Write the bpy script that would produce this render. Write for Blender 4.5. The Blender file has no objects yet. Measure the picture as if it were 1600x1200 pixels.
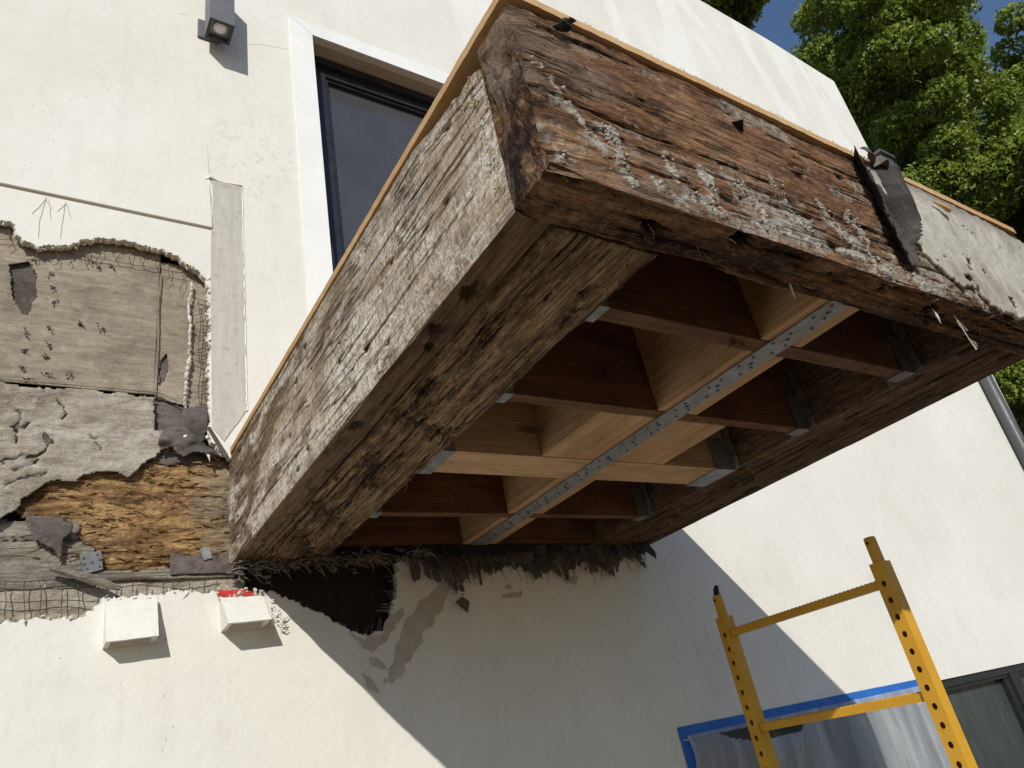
import bpy, bmesh, math, random
import numpy as np
from mathutils import Vector, Matrix
from mathutils.geometry import tessellate_polygon

random.seed(7); RNG = np.random.default_rng(7)
scene = bpy.context.scene
col = scene.collection

# ------------------------------------------------------------------ camera
CAM = np.array([-0.535, -2.256, -0.686])
ROT = np.array([[0.83602799, -0.51795904, -0.1810404],      # camera right
                [0.10807653, 0.47894087, -0.87116881],      # camera down
                [0.53793741, 0.7087553, 0.45638719]])       # camera forward
FPX = 1139.68
cd = bpy.data.cameras.new('camera'); cam = bpy.data.objects.new('camera', cd); col.objects.link(cam)
cd.sensor_width = 36.0; cd.lens = FPX / 1600 * 36.0; cd.clip_start = 0.05; cd.clip_end = 2000
M = Matrix.Identity(4)
for i in range(3):
    M[i][0] = ROT[0][i]; M[i][1] = -ROT[1][i]; M[i][2] = -ROT[2][i]; M[i][3] = CAM[i]
cam.matrix_world = M
scene.camera = cam

# ------------------------------------------------------------------ light
SUN = Vector((0.62, 1.0, -0.66)).normalized()              # direction the light travels
EL = math.asin(-SUN.z); AZ = math.atan2(-SUN.x, -SUN.y)
sd = bpy.data.lights.new('sun', 'SUN'); sd.energy = 3.75; sd.angle = math.radians(0.53); sd.color = (1.0, 0.965, 0.895)
sun = bpy.data.objects.new('sun', sd); col.objects.link(sun)
sun.rotation_euler = SUN.to_track_quat('-Z', 'Y').to_euler()
sun.location = (-6, -10, 9)
world = bpy.data.worlds.new('World'); scene.world = world; world.use_nodes = True
wn = world.node_tree.nodes; wn.clear()
sky = wn.new('ShaderNodeTexSky'); sky.sky_type = 'NISHITA'; sky.sun_disc = False
sky.sun_elevation = EL; sky.sun_rotation = AZ % (2 * math.pi); sky.air_density = 1.5; sky.dust_density = 0.3; sky.ozone_density = 2.6
bg = wn.new('ShaderNodeBackground'); bg.inputs['Strength'].default_value = 0.08
wo = wn.new('ShaderNodeOutputWorld')
tn = wn.new('ShaderNodeMix'); tn.data_type = 'RGBA'; tn.blend_type = 'MULTIPLY'; tn.inputs[0].default_value = 1.0; tn.inputs[7].default_value = (0.96, 1.02, 1.24, 1)
world.node_tree.links.new(sky.outputs[0], tn.inputs[6]); world.node_tree.links.new(tn.outputs[2], bg.inputs[0]); world.node_tree.links.new(bg.outputs[0], wo.inputs[0])
scene.view_settings.view_transform = 'Standard'; scene.view_settings.look = 'None'
scene.view_settings.exposure = 0.0; scene.view_settings.gamma = 1.0

GZ = -2.29      # ground level

# ------------------------------------------------------------------ numeric helpers
def W(u, v, y=0.0):
    """point of the plane y=const that the photograph shows at (u, v)"""
    r = ROT.T @ np.array([(u - 800) / FPX, (v - 600) / FPX, 1.0]); t = (y - CAM[1]) / r[1]
    return CAM + t * r
def XZ(pts, y=0.0): return [(W(u, v, y)[0], W(u, v, y)[2]) for u, v in pts]

def _h(ix, iy, iz, seed):
    h = (ix.astype(np.int64) * 374761393 + iy.astype(np.int64) * 668265263 + iz.astype(np.int64) * 1440662683 + seed * 974634677) & 0xffffffff
    h = ((h ^ (h >> 13)) * 1274126177) & 0xffffffff
    h = ((h ^ (h >> 15)) * 2246822519) & 0xffffffff
    return ((h ^ (h >> 16)) & 0xffff) / 65535.0
def vnoise(x, y, z=None, seed=0):
    x = np.asarray(x, float); y = np.asarray(y, float); z = np.zeros_like(x) if z is None else np.asarray(z, float)
    x, y, z = np.broadcast_arrays(x, y, z)
    ix, iy, iz = np.floor(x), np.floor(y), np.floor(z)
    fx, fy, fz = x - ix, y - iy, z - iz
    fx = fx * fx * (3 - 2 * fx); fy = fy * fy * (3 - 2 * fy); fz = fz * fz * (3 - 2 * fz)
    r = 0
    for dx in (0, 1):
        for dy in (0, 1):
            for dz in (0, 1):
                w = (fx if dx else 1 - fx) * (fy if dy else 1 - fy) * (fz if dz else 1 - fz)
                r = r + w * _h(ix + dx, iy + dy, iz + dz, seed)
    return r
def fbm(x, y, z=None, oct=4, seed=0, rough=0.5):
    a, s, n = 1.0, 0, 0; x = np.asarray(x, float); y = np.asarray(y, float)
    for o in range(oct):
        s = s + a * (vnoise(x * 2 ** o, y * 2 ** o, None if z is None else np.asarray(z) * 2 ** o, seed + 17 * o) - 0.5); n += a; a *= rough
    return s / n * 2                                        # about -1..1
def sstep(a, b, x):
    t = np.clip((x - a) / (b - a), 0, 1); return t * t * (3 - 2 * t)
def inside(poly, x, z):
    r = np.zeros(x.shape, bool); n = len(poly)
    for i in range(n):
        x1, z1 = poly[i]; x2, z2 = poly[(i + 1) % n]
        c = ((z1 > z) != (z2 > z))
        with np.errstate(divide='ignore', invalid='ignore'):
            xi = (x2 - x1) * (z - z1) / (z2 - z1 if z2 != z1 else 1e-12) + x1
        r ^= c & (x < xi)
    return r
def seg_dist(px, pz, a, b):
    ax, az = a; bx, bz = b; dx, dz = bx - ax, bz - az; L = dx * dx + dz * dz + 1e-12
    t = np.clip(((px - ax) * dx + (pz - az) * dz) / L, 0, 1)
    return np.hypot(px - ax - t * dx, pz - az - t * dz), t
def ragged(poly, step, amp, seed=0, closed=True):
    out = []; n = len(poly); k = 0
    for i in range(n if closed else n - 1):
        a = np.array(poly[i]); b = np.array(poly[(i + 1) % n]); L = np.linalg.norm(b - a); m = max(1, int(L / step))
        nrm = np.array([-(b - a)[1], (b - a)[0]]) / (L + 1e-9)
        for j in range(m):
            p = a + (b - a) * j / m
            d = amp * float(fbm(p[0] * 40 + seed, p[1] * 40, oct=3, seed=seed))
            out.append(tuple(p + nrm * d)); k += 1
    return out

# ------------------------------------------------------------------ object helpers
def mesh_obj(name, V, F, mat=None, parent=None, smooth=False, attrs=None, flat_mats=None):
    me = bpy.data.meshes.new(name)
    V = np.asarray(V, float)
    me.from_pydata(V.tolist() if len(V) else [], [], [list(map(int, f)) for f in F] if not isinstance(F, np.ndarray) else F.tolist())
    if attrs:
        for k, a in attrs.items():
            a = np.asarray(a, float); c = np.ones((len(V), 4)); c[:, :a.shape[1]] = a
            at = me.color_attributes.new(k, 'FLOAT_COLOR', 'POINT'); at.data.foreach_set('color', c.ravel())
    if mat is not None: me.materials.append(mat)
    if smooth: me.polygons.foreach_set('use_smooth', [True] * len(me.polygons))
    me.update()
    o = bpy.data.objects.new(name, me); col.objects.link(o)
    if parent is not None: adopt(o, parent)
    return o
def base_of(o):
    b = Vector(o.location)
    while o.parent is not None: break
    return b
def adopt(o, parent):
    o.parent = parent
    p, t = parent, Vector((0, 0, 0))
    root = parent
    while root.parent is not None: root = root.parent
    if root.type == 'EMPTY' and parent is root: o.matrix_parent_inverse = Matrix.Translation(-Vector(root.location))
def empty(name, loc, label, cat, group=None):
    o = bpy.data.objects.new(name, None); col.objects.link(o); o.location = loc; o.empty_display_size = 0.1
    tag(o, label, cat, group); return o
def tag(o, label=None, cat=None, group=None, kind=None):
    if label: o['label'] = label
    if cat: o['category'] = cat
    if group: o['group'] = group
    if kind: o['kind'] = kind
    return o
class MB:
    def __init__(s): s.V = []; s.F = []
    def add(s, V, F):
        b = len(s.V); s.V += [tuple(v) for v in V]; s.F += [tuple(i + b for i in f) for f in F]; return s
    def box(s, x0, x1, y0, y1, z0, z1):
        V = [(x, y, z) for x in (x0, x1) for y in (y0, y1) for z in (z0, z1)]
        return s.add(V, [(0, 1, 3, 2), (4, 6, 7, 5), (0, 4, 5, 1), (2, 3, 7, 6), (0, 2, 6, 4), (1, 5, 7, 3)])
    def tube(s, pts, r, n=6, cap=True):
        pts = [np.array(p, float) for p in pts]; m = len(pts); rs = r if hasattr(r, '__len__') else [r] * m
        V = []; up = np.array([0.13, 0.31, 0.94])
        for i, p in enumerate(pts):
            d = pts[min(i + 1, m - 1)] - pts[max(i - 1, 0)]; d = d / (np.linalg.norm(d) + 1e-12)
            a = np.cross(d, up)
            if np.linalg.norm(a) < 0.05: a = np.cross(d, (1, 0, 0))
            a /= np.linalg.norm(a); b = np.cross(d, a)
            for k in range(n):
                t = 2 * math.pi * k / n; V.append(p + rs[i] * (a * math.cos(t) + b * math.sin(t)))
        F = [(i * n + k, i * n + (k + 1) % n, (i + 1) * n + (k + 1) % n, (i + 1) * n + k) for i in range(m - 1) for k in range(n)]
        if cap: F += [tuple(range(n))[::-1], tuple((m - 1) * n + k for k in range(n))]
        return s.add(V, F)
    def build(s, name, mat, parent=None, smooth=False, bevel=0):
        o = mesh_obj(name, s.V, s.F, mat, parent, smooth)
        if bevel:
            bm = bmesh.new(); bm.from_mesh(o.data)
            bmesh.ops.bevel(bm, geom=bm.edges[:], offset=bevel, segments=2, affect='EDGES', profile=0.6)
            bm.to_mesh(o.data); bm.free()
        return o
def tess(outer, holes=()):
    """triangles and points of a flat polygon with holes"""
    loops = [outer] + list(holes); pts = [p for l in loops for p in l]
    tri = tessellate_polygon([[Vector((p[0], p[1], 0)) for p in l] for l in loops])
    return pts, [tuple(t) for t in tri]
def slab(name, poly, y_front, y_back, mat, parent=None, holes=(), bevel=0, rough_rim=None):
    """polygon in the xz plane with a thickness in y, rims on outline and holes"""
    pts, tri = tess(poly, holes); n = len(pts)
    V = [(p[0], y_front, p[1]) for p in pts] + [(p[0], y_back, p[1]) for p in pts]
    F = []
    for t in tri:
        a, b, c = [np.array(pts[i]) for i in t]
        cr = (b - a)[0] * (c - a)[1] - (b - a)[1] * (c - a)[0]
        t = t if cr > 0 else t[::-1]                        # normal towards -y
        F.append(t); F.append(tuple(i + n for i in t[::-1]))
    k = 0
    for li, l in enumerate([poly] + list(holes)):
        m = len(l)
        area = sum(l[i][0] * l[(i + 1) % m][1] - l[(i + 1) % m][0] * l[i][1] for i in range(m))
        for i in range(m):
            a, b = k + i, k + (i + 1) % m
            if rough_rim is not None and li == rough_rim + 1: continue
            q = (a, a + n, b + n, b)
            if (area > 0) != (li == 0): q = q[::-1]
            F.append(q)
        k += m
    return mesh_obj(name, V, F, mat, parent)
def sheet(name, x0, x1, z0, z1, res, maskf, depthf, thick, mat, parent=None, attrf=None, smooth=True, jit=0.35, place=None):
    """thin grid of real thickness in the xz plane (front towards -y); cells where maskf<=0 are torn away"""
    nx, nz = max(2, int((x1 - x0) / res)), max(2, int((z1 - z0) / res))
    X, Z = np.meshgrid(np.linspace(x0, x1, nx + 1), np.linspace(z0, z1, nz + 1), indexing='ij')
    X = X + (RNG.random(X.shape) - .5) * res * jit; Z = Z + (RNG.random(Z.shape) - .5) * res * jit
    y = depthf(X, Z)
    cx = (X[:-1, :-1] + X[1:, 1:]) / 2; cz = (Z[:-1, :-1] + Z[1:, 1:]) / 2
    keep = maskf(cx, cz) > 0
    idx = np.arange(X.size).reshape(X.shape); N = X.size
    I, J = np.nonzero(keep)
    q = np.stack([idx[I, J], idx[I + 1, J], idx[I + 1, J + 1], idx[I, J + 1]], 1)
    back = q[:, ::-1] + N
    kp = np.pad(keep, 1)
    rims = []
    for di, dj, e in ((-1, 0, (3, 0)), (1, 0, (1, 2)), (0, -1, (0, 1)), (0, 1, (2, 3))):
        m = ~kp[I + 1 + di, J + 1 + dj]; a, b = q[m][:, e[0]], q[m][:, e[1]]
        rims.append(np.stack([b, a, a + N, b + N], 1))
    F = np.concatenate([q, back] + rims)
    P = np.stack([X.ravel(), y.ravel(), Z.ravel()], 1); B = P.copy(); B[:, 1] += thick
    V = np.concatenate([P, B])
    used = np.unique(F); remap = -np.ones(len(V), int); remap[used] = np.arange(len(used)); F = remap[F]
    at = None
    if attrf is not None:
        a = attrf(X.ravel(), Z.ravel()); at = {'mk': np.concatenate([a, a])[used]}
    V = V[used]
    if place is not None: V = place(V)
    return mesh_obj(name, V, F, mat, parent, smooth, at)

# ------------------------------------------------------------------ material helpers
class NT:
    def __init__(s, name, rough=0.8, spec=0.3, metal=0.0):
        s.m = bpy.data.materials.new(name); s.m.use_nodes = True; s.t = s.m.node_tree; s.t.nodes.clear()
        s.b = s.t.nodes.new('ShaderNodeBsdfPrincipled'); o = s.t.nodes.new('ShaderNodeOutputMaterial'); s.out = o
        s.t.links.new(s.b.outputs[0], o.inputs[0])
        s.set(Roughness=rough, Metallic=metal); s.b.inputs['Specular IOR Level'].default_value = spec
        s.co = s.t.nodes.new('ShaderNodeTexCoord').outputs['Object']
    def link(s, a, b):
        if hasattr(a, 'links') or isinstance(a, bpy.types.NodeSocket): s.t.links.new(a, b)
        else: b.default_value = a
    def set(s, **k):
        for n, v in k.items(): s.link(v if not (isinstance(v, tuple) and len(v) == 3) else v + (1,), s.b.inputs[n.replace('_', ' ')])
        return s
    def vec(s, sc, src=None, loc=(0, 0, 0), rot=(0, 0, 0)):
        n = s.t.nodes.new('ShaderNodeMapping'); s.link(src or s.co, n.inputs[0]); n.inputs['Scale'].default_value = sc; n.inputs['Location'].default_value = loc; n.inputs['Rotation'].default_value = rot
        return n.outputs[0]
    def noise(s, scale=5, detail=4, rough=0.55, v=None, dist=0.0):
        n = s.t.nodes.new('ShaderNodeTexNoise'); s.link(v or s.co, n.inputs['Vector']); n.inputs['Scale'].default_value = scale
        n.inputs['Detail'].default_value = detail; n.inputs['Roughness'].default_value = rough; n.inputs['Distortion'].default_value = dist
        return n.outputs['Fac']
    def voro(s, scale=5, v=None, feat='F1'):
        n = s.t.nodes.new('ShaderNodeTexVoronoi'); s.link(v or s.co, n.inputs['Vector']); n.inputs['Scale'].default_value = scale; n.feature = feat
        return n.outputs['Distance']
    def ramp(s, f, stops):
        n = s.t.nodes.new('ShaderNodeValToRGB'); s.link(f, n.inputs[0]); e = n.color_ramp.elements
        while len(e) < len(stops): e.new(0.5)
        for el, (p, c) in zip(e, stops): el.position = p; el.color = (c, c, c, 1) if not hasattr(c, '__len__') else tuple(c) + (1,)
        return n.outputs[0]
    def map(s, f, a, b, c=0.0, d=1.0):
        n = s.t.nodes.new('ShaderNodeMapRange'); n.clamp = True; s.link(f, n.inputs[0])
        for i, v in enumerate((a, b, c, d)): n.inputs[i + 1].default_value = v
        return n.outputs[0]
    def math(s, op, a, b=0.0):
        n = s.t.nodes.new('ShaderNodeMath'); n.operation = op; s.link(a, n.inputs[0]); s.link(b, n.inputs[1]); return n.outputs[0]
    def mix(s, f, a, b, mode='MIX'):
        n = s.t.nodes.new('ShaderNodeMix'); n.data_type = 'RGBA'; n.blend_type = mode
        s.link(f, n.inputs[0])
        s.link(a + (1,) if isinstance(a, tuple) else a, n.inputs[6]); s.link(b + (1,) if isinstance(b, tuple) else b, n.inputs[7]); return n.outputs[2]
    def attr(s, name='mk'):
        n = s.t.nodes.new('ShaderNodeVertexColor'); n.layer_name = name
        q = s.t.nodes.new('ShaderNodeSeparateColor'); s.t.links.new(n.outputs[0], q.inputs[0]); return q.outputs
    def bump(s, h, strength=0.3, dist=0.01):
        n = s.t.nodes.new('ShaderNodeBump'); n.inputs['Strength'].default_value = strength; n.inputs['Distance'].default_value = dist; s.link(h, n.inputs['Height'])
        s.t.links.new(n.outputs[0], s.b.inputs['Normal']); return s
def axis_scale(axis, al, ac):
    return tuple(al if a == axis else ac for a in 'xyz')

def weathered(name, axis, dark, mid, light, pale, black, tint, blot=5.0, grain=70, strokes=0.0, crack=0.5, rough=0.9, stroke_col=(0.62, 0.58, 0.5), seed=0.0, lines=30, g2a=0.55, dirt=0.8):
    n = NT(name, rough, 0.15)
    off = (seed, seed * 1.7, seed * 0.6)
    g = n.noise(1, 6, 0.65, n.vec(axis_scale(axis, 3.0, grain), loc=off))
    g2 = n.noise(1, 4, 0.6, n.vec(axis_scale(axis, 14.0, grain * 3.2), loc=off))
    bl = n.noise(blot, 6, 0.6, n.vec(axis_scale(axis, 0.6, 1.3), loc=off))
    t = n.math('ADD', n.math('MULTIPLY', g, 0.5), n.math('MULTIPLY', bl, 0.6))
    c = n.ramp(t, [(0.36, dark), (0.53, mid), (0.68, light)])
    c = n.mix(n.map(g2, 0.3, 0.62, g2a, 0.0), c, black)
    if strokes:
        big = n.noise(4.5, 5, 0.65, n.vec(axis_scale(axis, 0.7, 1.2), loc=(3 + seed, 1, 2)))
        fib = n.noise(1, 4, 0.7, n.vec(axis_scale(axis, 150, 22), loc=off), dist=0.6)
        c = n.mix(n.map(fib, 0.38, 0.55, 0.45, 0), c, tuple(x * 0.5 for x in dark))
        v1 = n.noise(1, 5, 0.7, n.vec(axis_scale(axis, 34, 15), loc=off), dist=1.6)
        vein = n.map(n.math('ABSOLUTE', n.math('SUBTRACT', v1, 0.5)), 0.012, 0.06, 1, 0)
        f = n.math('MULTIPLY', vein, n.map(big, 0.40, 0.58))
        c = n.mix(n.math('MULTIPLY', f, strokes), c, stroke_col)
        st = n.noise(1, 5, 0.75, n.vec(axis_scale(axis, 60, 24), loc=off), dist=1.0)
        f = n.math('MULTIPLY', n.map(st, 0.50, 0.60), n.map(big, 0.44, 0.62))
        c = n.mix(n.math('MULTIPLY', f, strokes), c, stroke_col)
        c = n.mix(n.map(n.noise(1, 5, 0.7, n.vec(axis_scale(axis, 9, 26), loc=(seed, 7, 3))), 0.56, 0.7, 0, 0.55), c, (0.12, 0.085, 0.055))
    if dirt:
        dst = n.noise(1, 8, 0.72, n.vec(axis_scale(axis, 1.6, 4.5), loc=(seed + 5, 2, seed)), dist=0.5)
        c = n.mix(n.map(dst, 0.50, 0.64, 0, 0.8 * dirt), c, tuple(x * 0.42 for x in dark))
        mot = n.noise(1, 7, 0.78, n.vec(axis_scale(axis, 13, 26), loc=(seed, 9, 4)))
        c = n.mix(n.map(mot, 0.50, 0.66, 0, 0.75 * dirt), c, tuple(x * 0.5 for x in dark))
        lt = n.noise(1, 7, 0.78, n.vec(axis_scale(axis, 16, 34), loc=(seed + 11, 1, 8)))
        c = n.mix(n.map(lt, 0.52, 0.68, 0, 0.55 * dirt), c, tuple(min(1, x * 1.35) for x in light))
        fb = n.noise(1, 6, 0.75, n.vec(axis_scale(axis, 9, 130), loc=(seed + 1, 4, 9)))
        c = n.mix(n.map(fb, 0.55, 0.68, 0, 0.5 * dirt), c, tuple(min(1, x * 1.5) for x in light))
        c = n.mix(n.map(fb, 0.45, 0.33, 0, 0.6 * dirt), c, black)
        fleck = n.noise(1, 3, 0.6, n.vec(axis_scale(axis, 90, 210), loc=off))
        c = n.mix(n.map(fleck, 0.60, 0.70, 0, 0.8 * dirt), c, black)
    # checks along the grain
    ck = n.noise(1, 3, 0.55, n.vec(axis_scale(axis, 1.1, lines), loc=off))
    ln = n.math('ABSOLUTE', n.math('SUBTRACT', ck, 0.5))
    cm = n.math('MULTIPLY', n.map(ln, 0.0, 0.018, 1, 0), n.map(n.noise(3.5, 3, 0.5), 0.42, 0.58))
    c = n.mix(n.math('MULTIPLY', cm, crack), c, black)
    R, G, B = n.attr()
    sp = n.noise(55, 4, 0.7)
    c = n.mix(n.map(n.math('ADD', G, n.math('MULTIPLY', n.math('SUBTRACT', sp, 0.5), 0.9)), 0.35, 0.75), c, black)
    tv = n.noise(1, 7, 0.75, n.vec(axis_scale(axis, 5, 40), loc=(seed + 2, 5, 6)))
    tc = n.ramp(tv, [(0.34, tuple(x * 0.3 for x in tint)), (0.5, tint), (0.66, tuple(x * 1.55 for x in tint))])
    c = n.mix(n.map(n.math('ADD', B, n.math('MULTIPLY', n.math('SUBTRACT', n.noise(40, 6, 0.75), 0.5), 1.1)), 0.30, 0.85), c, tc)
    pc = n.mix(n.map(n.noise(38, 5, 0.75), 0.32, 0.68), tuple(x * 0.5 for x in pale), tuple(min(1, x * 1.3) for x in pale))
    c = n.mix(n.map(n.math('ADD', R, n.math('MULTIPLY', n.math('SUBTRACT', n.noise(95, 4, 0.75), 0.5), 1.3)), 0.34, 0.70), c, pc)
    n.set(Base_Color=c)
    h = n.math('ADD', n.math('ADD', n.math('MULTIPLY', g, 0.6), n.math('MULTIPLY', g2, 0.5)), n.math('MULTIPLY', cm, -0.5))
    h = n.math('ADD', h, n.math('MULTIPLY', sp, 0.35))
    if dirt: h = n.math('ADD', h, n.math('MULTIPLY', n.noise(1, 7, 0.75, n.vec(axis_scale(axis, 22, 45), loc=(seed, 3, 4))), 1.1))
    return n.bump(h, 0.9, 0.008).m

def clean_wood(name, axis, a, b, ring=26, seed=0.0, rough=0.75, stain=0.0):
    n = NT(name, rough, 0.2); off = (seed, seed * 2.1, seed * 0.7)
    w = n.noise(1, 3, 0.5, n.vec(axis_scale(axis, 0.9, ring), loc=off), dist=0.6)
    r = n.math('FRACT', n.math('MULTIPLY', w, 7.0))
    r = n.math('ABSOLUTE', n.math('SUBTRACT', r, 0.5))
    g = n.noise(1, 4, 0.6, n.vec(axis_scale(axis, 4, 150), loc=off))
    c = n.mix(n.map(r, 0.0, 0.5), a, b)
    c = n.mix(n.map(g, 0.35, 0.7, 0.0, 0.35), c, tuple(x * 0.55 for x in a))
    c = n.mix(n.map(n.noise(6, 4, 0.6), 0.35, 0.7, 0, 0.4), c, tuple(x * 0.6 for x in a))
    c = n.mix(n.map(n.noise(1, 6, 0.7, n.vec(axis_scale(axis, 5, 14), loc=(seed + 3, 1, 1))), 0.52, 0.68, 0, 0.55), c, tuple(x * 0.38 for x in a))
    kn = n.voro(1, n.vec(axis_scale(axis, 2.4, 7), loc=off))
    c = n.mix(n.map(kn, 0.06, 0.11, 0.75, 0), c, tuple(x * 0.25 for x in a))
    if stain: c = n.mix(n.math('MULTIPLY', n.map(n.noise(9, 5, 0.65), 0.48, 0.62), stain), c, (0.035, 0.022, 0.014))
    n.set(Base_Color=c)
    return n.bump(n.math('ADD', r, g), 0.25, 0.003).m

def stucco(name, c1, c2, streak=True):
    n = NT(name, 0.85, 0.15)
    big = n.noise(1.3, 5, 0.55); med = n.noise(9, 5, 0.6)
    c = n.mix(n.map(big, 0.35, 0.65), c1, c2)
    c = n.mix(n.map(med, 0.55, 0.8, 0, 0.12), c, (0.42, 0.39, 0.33))
    sep = n.t.nodes.new('ShaderNodeSeparateXYZ'); n.link(n.co, sep.inputs[0])
    if streak:
        # repainted streaks high on the wall
        s1 = n.noise(1, 5, 0.6, n.vec((2.2, 1, 0.55), rot=(0, math.radians(14), 0)), dist=1.0)
        up = n.map(sep.outputs[2], 2.6, 3.6)
        c = n.mix(n.math('MULTIPLY', n.map(s1, 0.47, 0.55, 0, 0.75), up), c, (0.8, 0.79, 0.75))
        # hand smudges low between window and patch
        dx = n.math('ABSOLUTE', n.math('SUBTRACT', sep.outputs[0], 0.12)); dz = n.math('ABSOLUTE', n.math('SUBTRACT', sep.outputs[2], 1.75))
        near = n.math('MULTIPLY', n.map(dx, 0.05, 0.25, 1, 0), n.map(dz, 0.1, 0.5, 1, 0))
        sm = n.noise(22, 5, 0.7, dist=1.5)
        c = n.mix(n.math('MULTIPLY', n.map(sm, 0.52, 0.68, 0, 0.45), near), c, (0.33, 0.3, 0.26))
        specks = n.voro(26, n.vec((1, 1, 1)))
        c = n.mix(n.math('MULTIPLY', n.map(specks, 0.05, 0.09, 0.6, 0), n.map(n.noise(2.5, 2), 0.5, 0.6)), c, (0.2, 0.18, 0.15))
        trow = n.noise(1, 5, 0.65, n.vec((5, 1, 2.2), rot=(0, 0.6, 0)), dist=1.5)
        c = n.mix(n.map(n.math('ABSOLUTE', n.math('SUBTRACT', trow, 0.5)), 0.0, 0.02, 0.13, 0), c, (0.45, 0.42, 0.36))
        c = n.mix(n.map(n.noise(2.2, 7, 0.6), 0.5, 0.68, 0, 0.13), c, (0.50, 0.46, 0.38))
        c = n.mix(n.map(n.noise(150, 3, 0.6), 0.62, 0.72, 0, 0.25), c, (0.42, 0.39, 0.33))
        drip = n.noise(1, 4, 0.6, n.vec((14, 1, 0.8)))
        c = n.mix(n.map(drip, 0.58, 0.75, 0, 0.10), c, (0.4, 0.38, 0.34))
    n.set(Base_Color=c)
    h = n.math('ADD', n.math('MULTIPLY', n.noise(7, 4, 0.5), 1.0), n.math('ADD', n.math('MULTIPLY', n.noise(260, 3, 0.6), 0.10), n.math('MULTIPLY', n.noise(28, 5, 0.65), 0.13)))
    return n.bump(h, 0.22, 0.02).m

def paper(name, c1, c2, c3, wr=(7, 1, 40), bump=0.5):
    n = NT(name, 0.9, 0.1)
    w = n.noise(1, 5, 0.6, n.vec(wr), dist=0.8)
    big = n.noise(3.5, 5, 0.65)
    c = n.ramp(n.math('ADD', n.math('MULTIPLY', w, 0.4), n.math('MULTIPLY', big, 0.6)), [(0.36, c1), (0.5, c2), (0.64, c3)])
    stn = n.noise(1, 7, 0.72, n.vec((5, 1, 7), loc=(4, 0, 2)))
    c = n.mix(n.map(stn, 0.50, 0.66, 0, 0.55), c, tuple(x * 0.55 for x in c1))
    mt = n.noise(1, 6, 0.78, n.vec((24, 1, 60)))
    c = n.mix(n.map(mt, 0.5, 0.68, 0, 0.6), c, tuple(x * 0.5 for x in c1))
    c = n.mix(n.map(n.noise(1, 6, 0.75, n.vec((30, 1, 22), loc=(9, 0, 1))), 0.54, 0.7, 0, 0.5), c, tuple(min(1, x * 1.25) for x in c3))
    sp = n.noise(140, 3, 0.7)
    c = n.mix(n.map(sp, 0.58, 0.75, 0, 0.3), c, tuple(x * 0.45 for x in c1))
    R, G, B = n.attr()
    c = n.mix(n.map(n.math('ADD', G, n.math('MULTIPLY', n.math('SUBTRACT', n.noise(40, 4, 0.7), 0.5), 0.8)), 0.35, 0.7), c, (0.03, 0.025, 0.02))
    c = n.mix(n.map(n.math('ADD', R, n.math('MULTIPLY', n.math('SUBTRACT', n.noise(40, 4, 0.7), 0.5), 0.8)), 0.35, 0.7), c, (0.56, 0.52, 0.45))
    n.set(Base_Color=c)
    return n.bump(n.math('ADD', n.math('ADD', w, n.math('MULTIPLY', sp, 0.3)), n.math('MULTIPLY', mt, 0.8)), bump, 0.012).m

def plain(name, c, rough=0.6, spec=0.4, metal=0.0, var=0.12, sc=8, bump=0.0, bsc=60):
    n = NT(name, rough, spec, metal)
    c2 = n.mix(n.map(n.noise(sc, 4, 0.6), 0.3, 0.7, 0, 1), tuple(x * (1 - var) for x in c), tuple(min(1, x * (1 + var)) for x in c))
    n.set(Base_Color=c2)
    n.set(Roughness=n.map(n.noise(sc * 2, 3, 0.6), 0.3, 0.7, max(0.02, rough - 0.08), min(1, rough + 0.08)))
    if bump: n.bump(n.noise(bsc, 4, 0.6), bump, 0.004)
    return n.m

M_STUCCO = stucco('cream_stucco', (0.70, 0.682, 0.612), (0.755, 0.738, 0.672))
M_PLASTER = plain('broken_plaster', (0.56, 0.53, 0.46), 0.95, 0.1, var=0.35, sc=45, bump=0.6, bsc=120)
M_RIM = plain('broken_stucco_edge', (0.66, 0.635, 0.57), 0.95, 0.1, var=0.35, sc=70, bump=0.6, bsc=160)
M_MORTAR = plain('grey_mortar', (0.38, 0.35, 0.30), 0.95, 0.1, var=0.4, sc=60, bump=0.5, bsc=150)
M_TRIM = plain('white_trim_paint', (0.79, 0.79, 0.76), 0.6, 0.3, var=0.04, sc=5)
M_SOFFIT = plain('beige_reveal_paint', (0.50, 0.44, 0.37), 0.8, 0.2, var=0.05)
M_FRAME = plain('black_window_frame', (0.018, 0.019, 0.022), 0.4, 0.5, var=0.2)
M_KRAFT = paper('building_paper', (0.245, 0.205, 0.15), (0.315, 0.27, 0.20), (0.39, 0.335, 0.255))
M_PALEPAPER = paper('weathered_pale_paper', (0.25, 0.21, 0.155), (0.39, 0.345, 0.27), (0.52, 0.475, 0.39), wr=(10, 1, 26), bump=0.9)
M_FELT = paper('dark_felt', (0.085, 0.072, 0.062), (0.14, 0.12, 0.105), (0.21, 0.185, 0.16), wr=(9, 1, 9), bump=0.7)
M_BLACKFELT = paper('black_felt', (0.03, 0.025, 0.022), (0.05, 0.043, 0.038), (0.10, 0.085, 0.075), wr=(60, 60, 5), bump=0.8)
M_FRAY = paper('frayed_lath', (0.075, 0.06, 0.05), (0.15, 0.125, 0.105), (0.26, 0.225, 0.19), wr=(90, 1, 6), bump=0.9)
M_WIRE = plain('rusty_wire', (0.10, 0.075, 0.055), 0.7, 0.3, 0.4, var=0.4, sc=40)
M_GALV = plain('galvanised_steel', (0.25, 0.26, 0.265), 0.5, 0.4, 0.45, var=0.3, sc=30)
M_DULLGALV = plain('dull_zinc', (0.17, 0.175, 0.18), 0.6, 0.4, 0.5, var=0.3, sc=25)
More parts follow.
